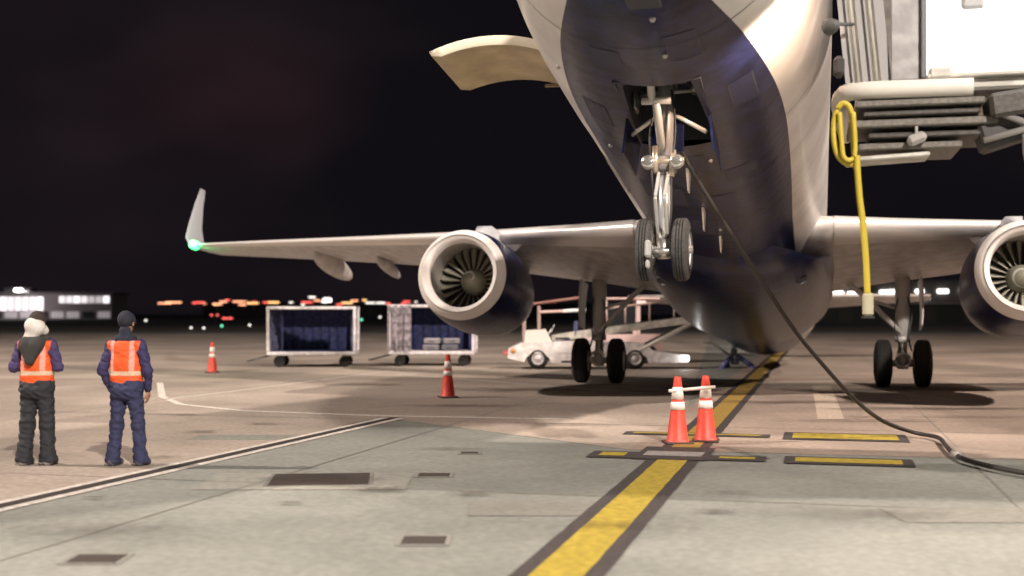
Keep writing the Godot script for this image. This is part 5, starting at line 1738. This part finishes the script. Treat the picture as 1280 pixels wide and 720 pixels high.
func person(at: Vector3, turn: float, label: String, elbows: Array, wrists: Array, feet: Array, jacket_c: Color, trouser_c: Color, shoe_c: Color, style: int) -> void:
	var t := thing("person", label, "person", at, turn, "")
	var hips := [Vector3(-0.092, 0.93, 0), Vector3(0.092, 0.93, 0)]
	var sh := [Vector3(-0.185, 1.425, 0.01), Vector3(0.185, 1.425, 0.01)]
	var body := mb(true)
	var bones := [[Vector3(-0.05, 0.97, 0), Vector3(0.05, 0.97, 0), 0.115, 0.115], [Vector3(0, 1.0, 0), Vector3(0, 1.2, 0), 0.115, 0.12, Vector3(1, 1, 1.25)], [Vector3(0, 1.2, 0), Vector3(0, 1.4, 0.0), 0.125, 0.13, Vector3(1, 1, 1.25)], [sh[0], sh[1], 0.055, 0.055], [Vector3(0, 1.42, 0.01), Vector3(0, 1.56, -0.005), 0.055, 0.052]]
	for k in 2:
		var knee: Vector3 = (hips[k] + feet[k]) * 0.5 + Vector3(0, 0.03, -0.015)
		bones.append([hips[k], knee, 0.082, 0.055])
		bones.append([knee, feet[k] + Vector3(0, 0.09, 0), 0.053, 0.038])
		bones.append([feet[k] + Vector3(0, 0.06, 0.03), feet[k] + Vector3(0, 0.035, -0.15), 0.038, 0.03])
		bones.append([sh[k], elbows[k], 0.05, 0.04])
		bones.append([elbows[k], wrists[k], 0.04, 0.027])
	nets(body, bones, 0.016, 0.03, "skin")
	var hb := [[Vector3(0, 1.725, 0.012), Vector3(0, 1.715, -0.025), 0.088, 0.084, Vector3(1.1, 1, 1)], [Vector3(0, 1.68, -0.03), Vector3(0, 1.63, -0.052), 0.068, 0.05], [Vector3(0, 1.52, 0.0), Vector3(0, 1.64, 0.0), 0.054, 0.06], [Vector3(0, 1.69, -0.108), Vector3(0, 1.662, -0.122), 0.009, 0.014]]
	for s in [-1, 1]:
		hb.append([Vector3(s * 0.082, 1.70, 0.005), Vector3(s * 0.085, 1.665, 0.0), 0.014, 0.01])
		hb.append([Vector3(s * 0.032, 1.69, -0.092), Vector3(s * 0.033, 1.69, -0.092), 0.013, 0.013])
	nets(body, hb, 0.006, 0.014, "skin")
	for k in 2:
		var along: Vector3 = (wrists[k] - elbows[k]).normalized()
		var side := 1.0 if k == 0 else -1.0
		var inward := Vector3(1.0 if k == 0 else -1.0, 0, 0)
		var palm := (inward - along * inward.dot(along)).normalized()
		nets(body, hand_bones(wrists[k], along, palm, side), 0.0045, 0.006, "skin")
	var skin_m := mat("skin", Color.WHITE, 0.55)
	skin_m.vertex_color_use_as_albedo = true
	put("body", body, skin_m, t)
	var fab := noise_tex("fabric", 0.05, 0.88, 1.0, 4, 40, 256)
	# trousers with the looser cut of work wear
	var tr := mb(true)
	var tbn := [[Vector3(-0.07, 0.965, 0.005), Vector3(0.07, 0.965, 0.005), 0.142, 0.142, Vector3(1, 1, 1.12)], [Vector3(-0.06, 0.9, 0.04), Vector3(0.06, 0.9, 0.04), 0.125, 0.125]]
	var loose := 1.0 if style == 0 else 0.88
	for k in 2:
		var knee: Vector3 = (hips[k] + feet[k]) * 0.5 + Vector3(0, 0.03, -0.015)
		tbn.append([hips[k], knee, 0.105, 0.085 * loose])
		tbn.append([knee, feet[k] + Vector3(0, 0.06, 0.01), 0.082 * loose, 0.088 * loose])
		tbn.append([feet[k] + Vector3(0, 0.1, 0.0), feet[k] + Vector3(0.0, 0.03, -0.03), 0.088 * loose, 0.095 * loose])
	nets(tr, tbn, 0.0135, 0.035, "", "trousers", 0.022)
	put("trousers", tr, mat("trousers_%d" % style, trouser_c, 0.85, 0.0, fab, 3.0), t)
	var jk := mb(true)
	var jb := [[Vector3(0, 1.0, 0), Vector3(0, 1.2, 0), 0.16, 0.16, Vector3(1, 1, 1.3)], [Vector3(0, 1.2, 0), Vector3(0, 1.385, 0.0), 0.165, 0.165, Vector3(1, 1, 1.3)], [sh[0], sh[1], 0.070, 0.070], [Vector3(0, 1.43, 0.01), Vector3(0, 1.5, 0.0), 0.085, 0.075]]
	for k in 2:
		jb.append([sh[k], elbows[k], 0.068, 0.056])
		jb.append([elbows[k], wrists[k] - (wrists[k] - elbows[k]).normalized() * 0.03, 0.056, 0.043])
	nets(jk, jb, 0.0125, 0.03, "", "", 0.018)
	put("jacket", jk, mat("jacket_%d" % style, jacket_c, 0.8, 0.0, fab, 3.0), t)
	var vs := mb(true)
	nets(vs, [[Vector3(-0.03, 0.98, 0), Vector3(-0.03, 1.2, 0), 0.176, 0.172, Vector3(1, 1, 1.28)], [Vector3(0.03, 0.98, 0), Vector3(0.03, 1.2, 0), 0.176, 0.172, Vector3(1, 1, 1.28)], [Vector3(0, 1.2, 0), Vector3(0, 1.38, 0.0), 0.186, 0.18, Vector3(1, 1, 1.3)], [sh[0] * Vector3(0.85, 1, 1), sh[1] * Vector3(0.85, 1, 1), 0.09, 0.09]], 0.0125, 0.03, "vest", "vest", 0.010)
	var vm := mat("vest", Color.WHITE, 0.65, 0.0, fab, 3.0)
	vm.vertex_color_use_as_albedo = true
	put("high_visibility_vest", vs, vm, t)
	for k in 2:
		var so := mb(true)
		nets(so, [[feet[k] + Vector3(0, 0.05, 0.035), feet[k] + Vector3(0, 0.035, -0.16), 0.055, 0.043], [feet[k] + Vector3(0, 0.09, 0.02), feet[k] + Vector3(0, 0.06, 0.02), 0.052, 0.055]], 0.0125, 0.02, "", "shoe")
		put("shoe", so, mat("shoe_%d" % style, shoe_c, 0.6), t)
	var cp := mb(true)
	nets(cp, [[Vector3(0, 1.735, 0.014), Vector3(0, 1.725, -0.022), 0.105, 0.1, Vector3(1.08, 1, 1)], [Vector3(0, 1.69, -0.12), Vector3(0, 1.688, -0.17), 0.05, 0.04, Vector3(1, 4.0, 1)]] if style == 1 else [[Vector3(0, 1.735, 0.0), Vector3(0, 1.735, -0.022), 0.1, 0.1, Vector3(1.08, 1, 1)]], 0.008, 0.02, "", "cap")
	put("cap", cp, mat("cap_%d" % style, Color(0.02, 0.021, 0.035) if style == 1 else Color(0.05, 0.035, 0.03), 0.85, 0.0, fab, 4.0), t)
	if style == 0:
		var sf := mb(true)
		nets(sf, [[Vector3(-0.02, 1.66, 0.045), Vector3(0.02, 1.64, 0.05), 0.105, 0.1], [Vector3(0, 1.63, 0.03), Vector3(-0.03, 1.52, 0.06), 0.1, 0.075], [Vector3(-0.08, 1.56, 0.04), Vector3(-0.13, 1.47, 0.06), 0.05, 0.035], [Vector3(-0.07, 1.6, -0.02), Vector3(0.07, 1.6, -0.02), 0.06, 0.06]], 0.009, 0.03)
		put("white_hood", sf, mat("hood_cloth", Color(0.76, 0.72, 0.68), 0.9, 0.0, fab, 4.0), t)
		var hd := mb(true)
		nets(hd, [[Vector3(-0.085, 1.46, 0.12), Vector3(0.085, 1.46, 0.12), 0.072, 0.072], [Vector3(-0.06, 1.42, 0.15), Vector3(0.0, 1.25, 0.175), 0.085, 0.05], [Vector3(0.06, 1.42, 0.15), Vector3(0.0, 1.25, 0.175), 0.085, 0.05], [Vector3(0.08, 1.47, 0.09), Vector3(0.13, 1.5, 0.02), 0.06, 0.05]], 0.01, 0.03)
		put("dark_hood", hd, mat("hood_dark", Color(0.045, 0.043, 0.042), 0.9, 0.0, fab, 4.0), t)
	else:
		var cl := mb(true)
		nets(cl, [[Vector3(-0.06, 1.5, 0.045), Vector3(0.06, 1.5, 0.045), 0.062, 0.062], [Vector3(0, 1.5, 0.03), Vector3(0, 1.6, 0.035), 0.07, 0.068], [Vector3(-0.07, 1.5, -0.02), Vector3(0.07, 1.5, -0.02), 0.05, 0.05]], 0.01, 0.03)
		put("collar", cl, mat("collar_navy", Color(0.022, 0.025, 0.045), 0.9, 0.0, fab, 4.0), t)

func build_people() -> void:
	person(Vector3(-5.65, 0, -14.35), -0.12, "person in orange vest with white hood and dark trousers, hands in front, back turned",
		[Vector3(-0.275, 1.17, 0.03), Vector3(0.275, 1.17, 0.02)], [Vector3(-0.12, 1.13, -0.2), Vector3(0.12, 1.16, -0.2)], [Vector3(-0.15, 0, 0.02), Vector3(0.13, 0, -0.02)],
		Color(0.06, 0.042, 0.13), Color(0.028, 0.029, 0.037), Color(0.30, 0.29, 0.30), 0)
	person(Vector3(-4.57, 0, -14.3), -0.2, "person in orange vest with dark cap and navy clothes, arms at the sides, back turned",
		[Vector3(-0.285, 1.13, 0.05), Vector3(0.285, 1.13, 0.03)], [Vector3(-0.235, 0.88, -0.08), Vector3(0.245, 0.88, -0.06)], [Vector3(-0.155, 0, 0.03), Vector3(0.165, 0, -0.04)],
		Color(0.038, 0.032, 0.105), Color(0.036, 0.04, 0.10), Color(0.10, 0.10, 0.13), 1)
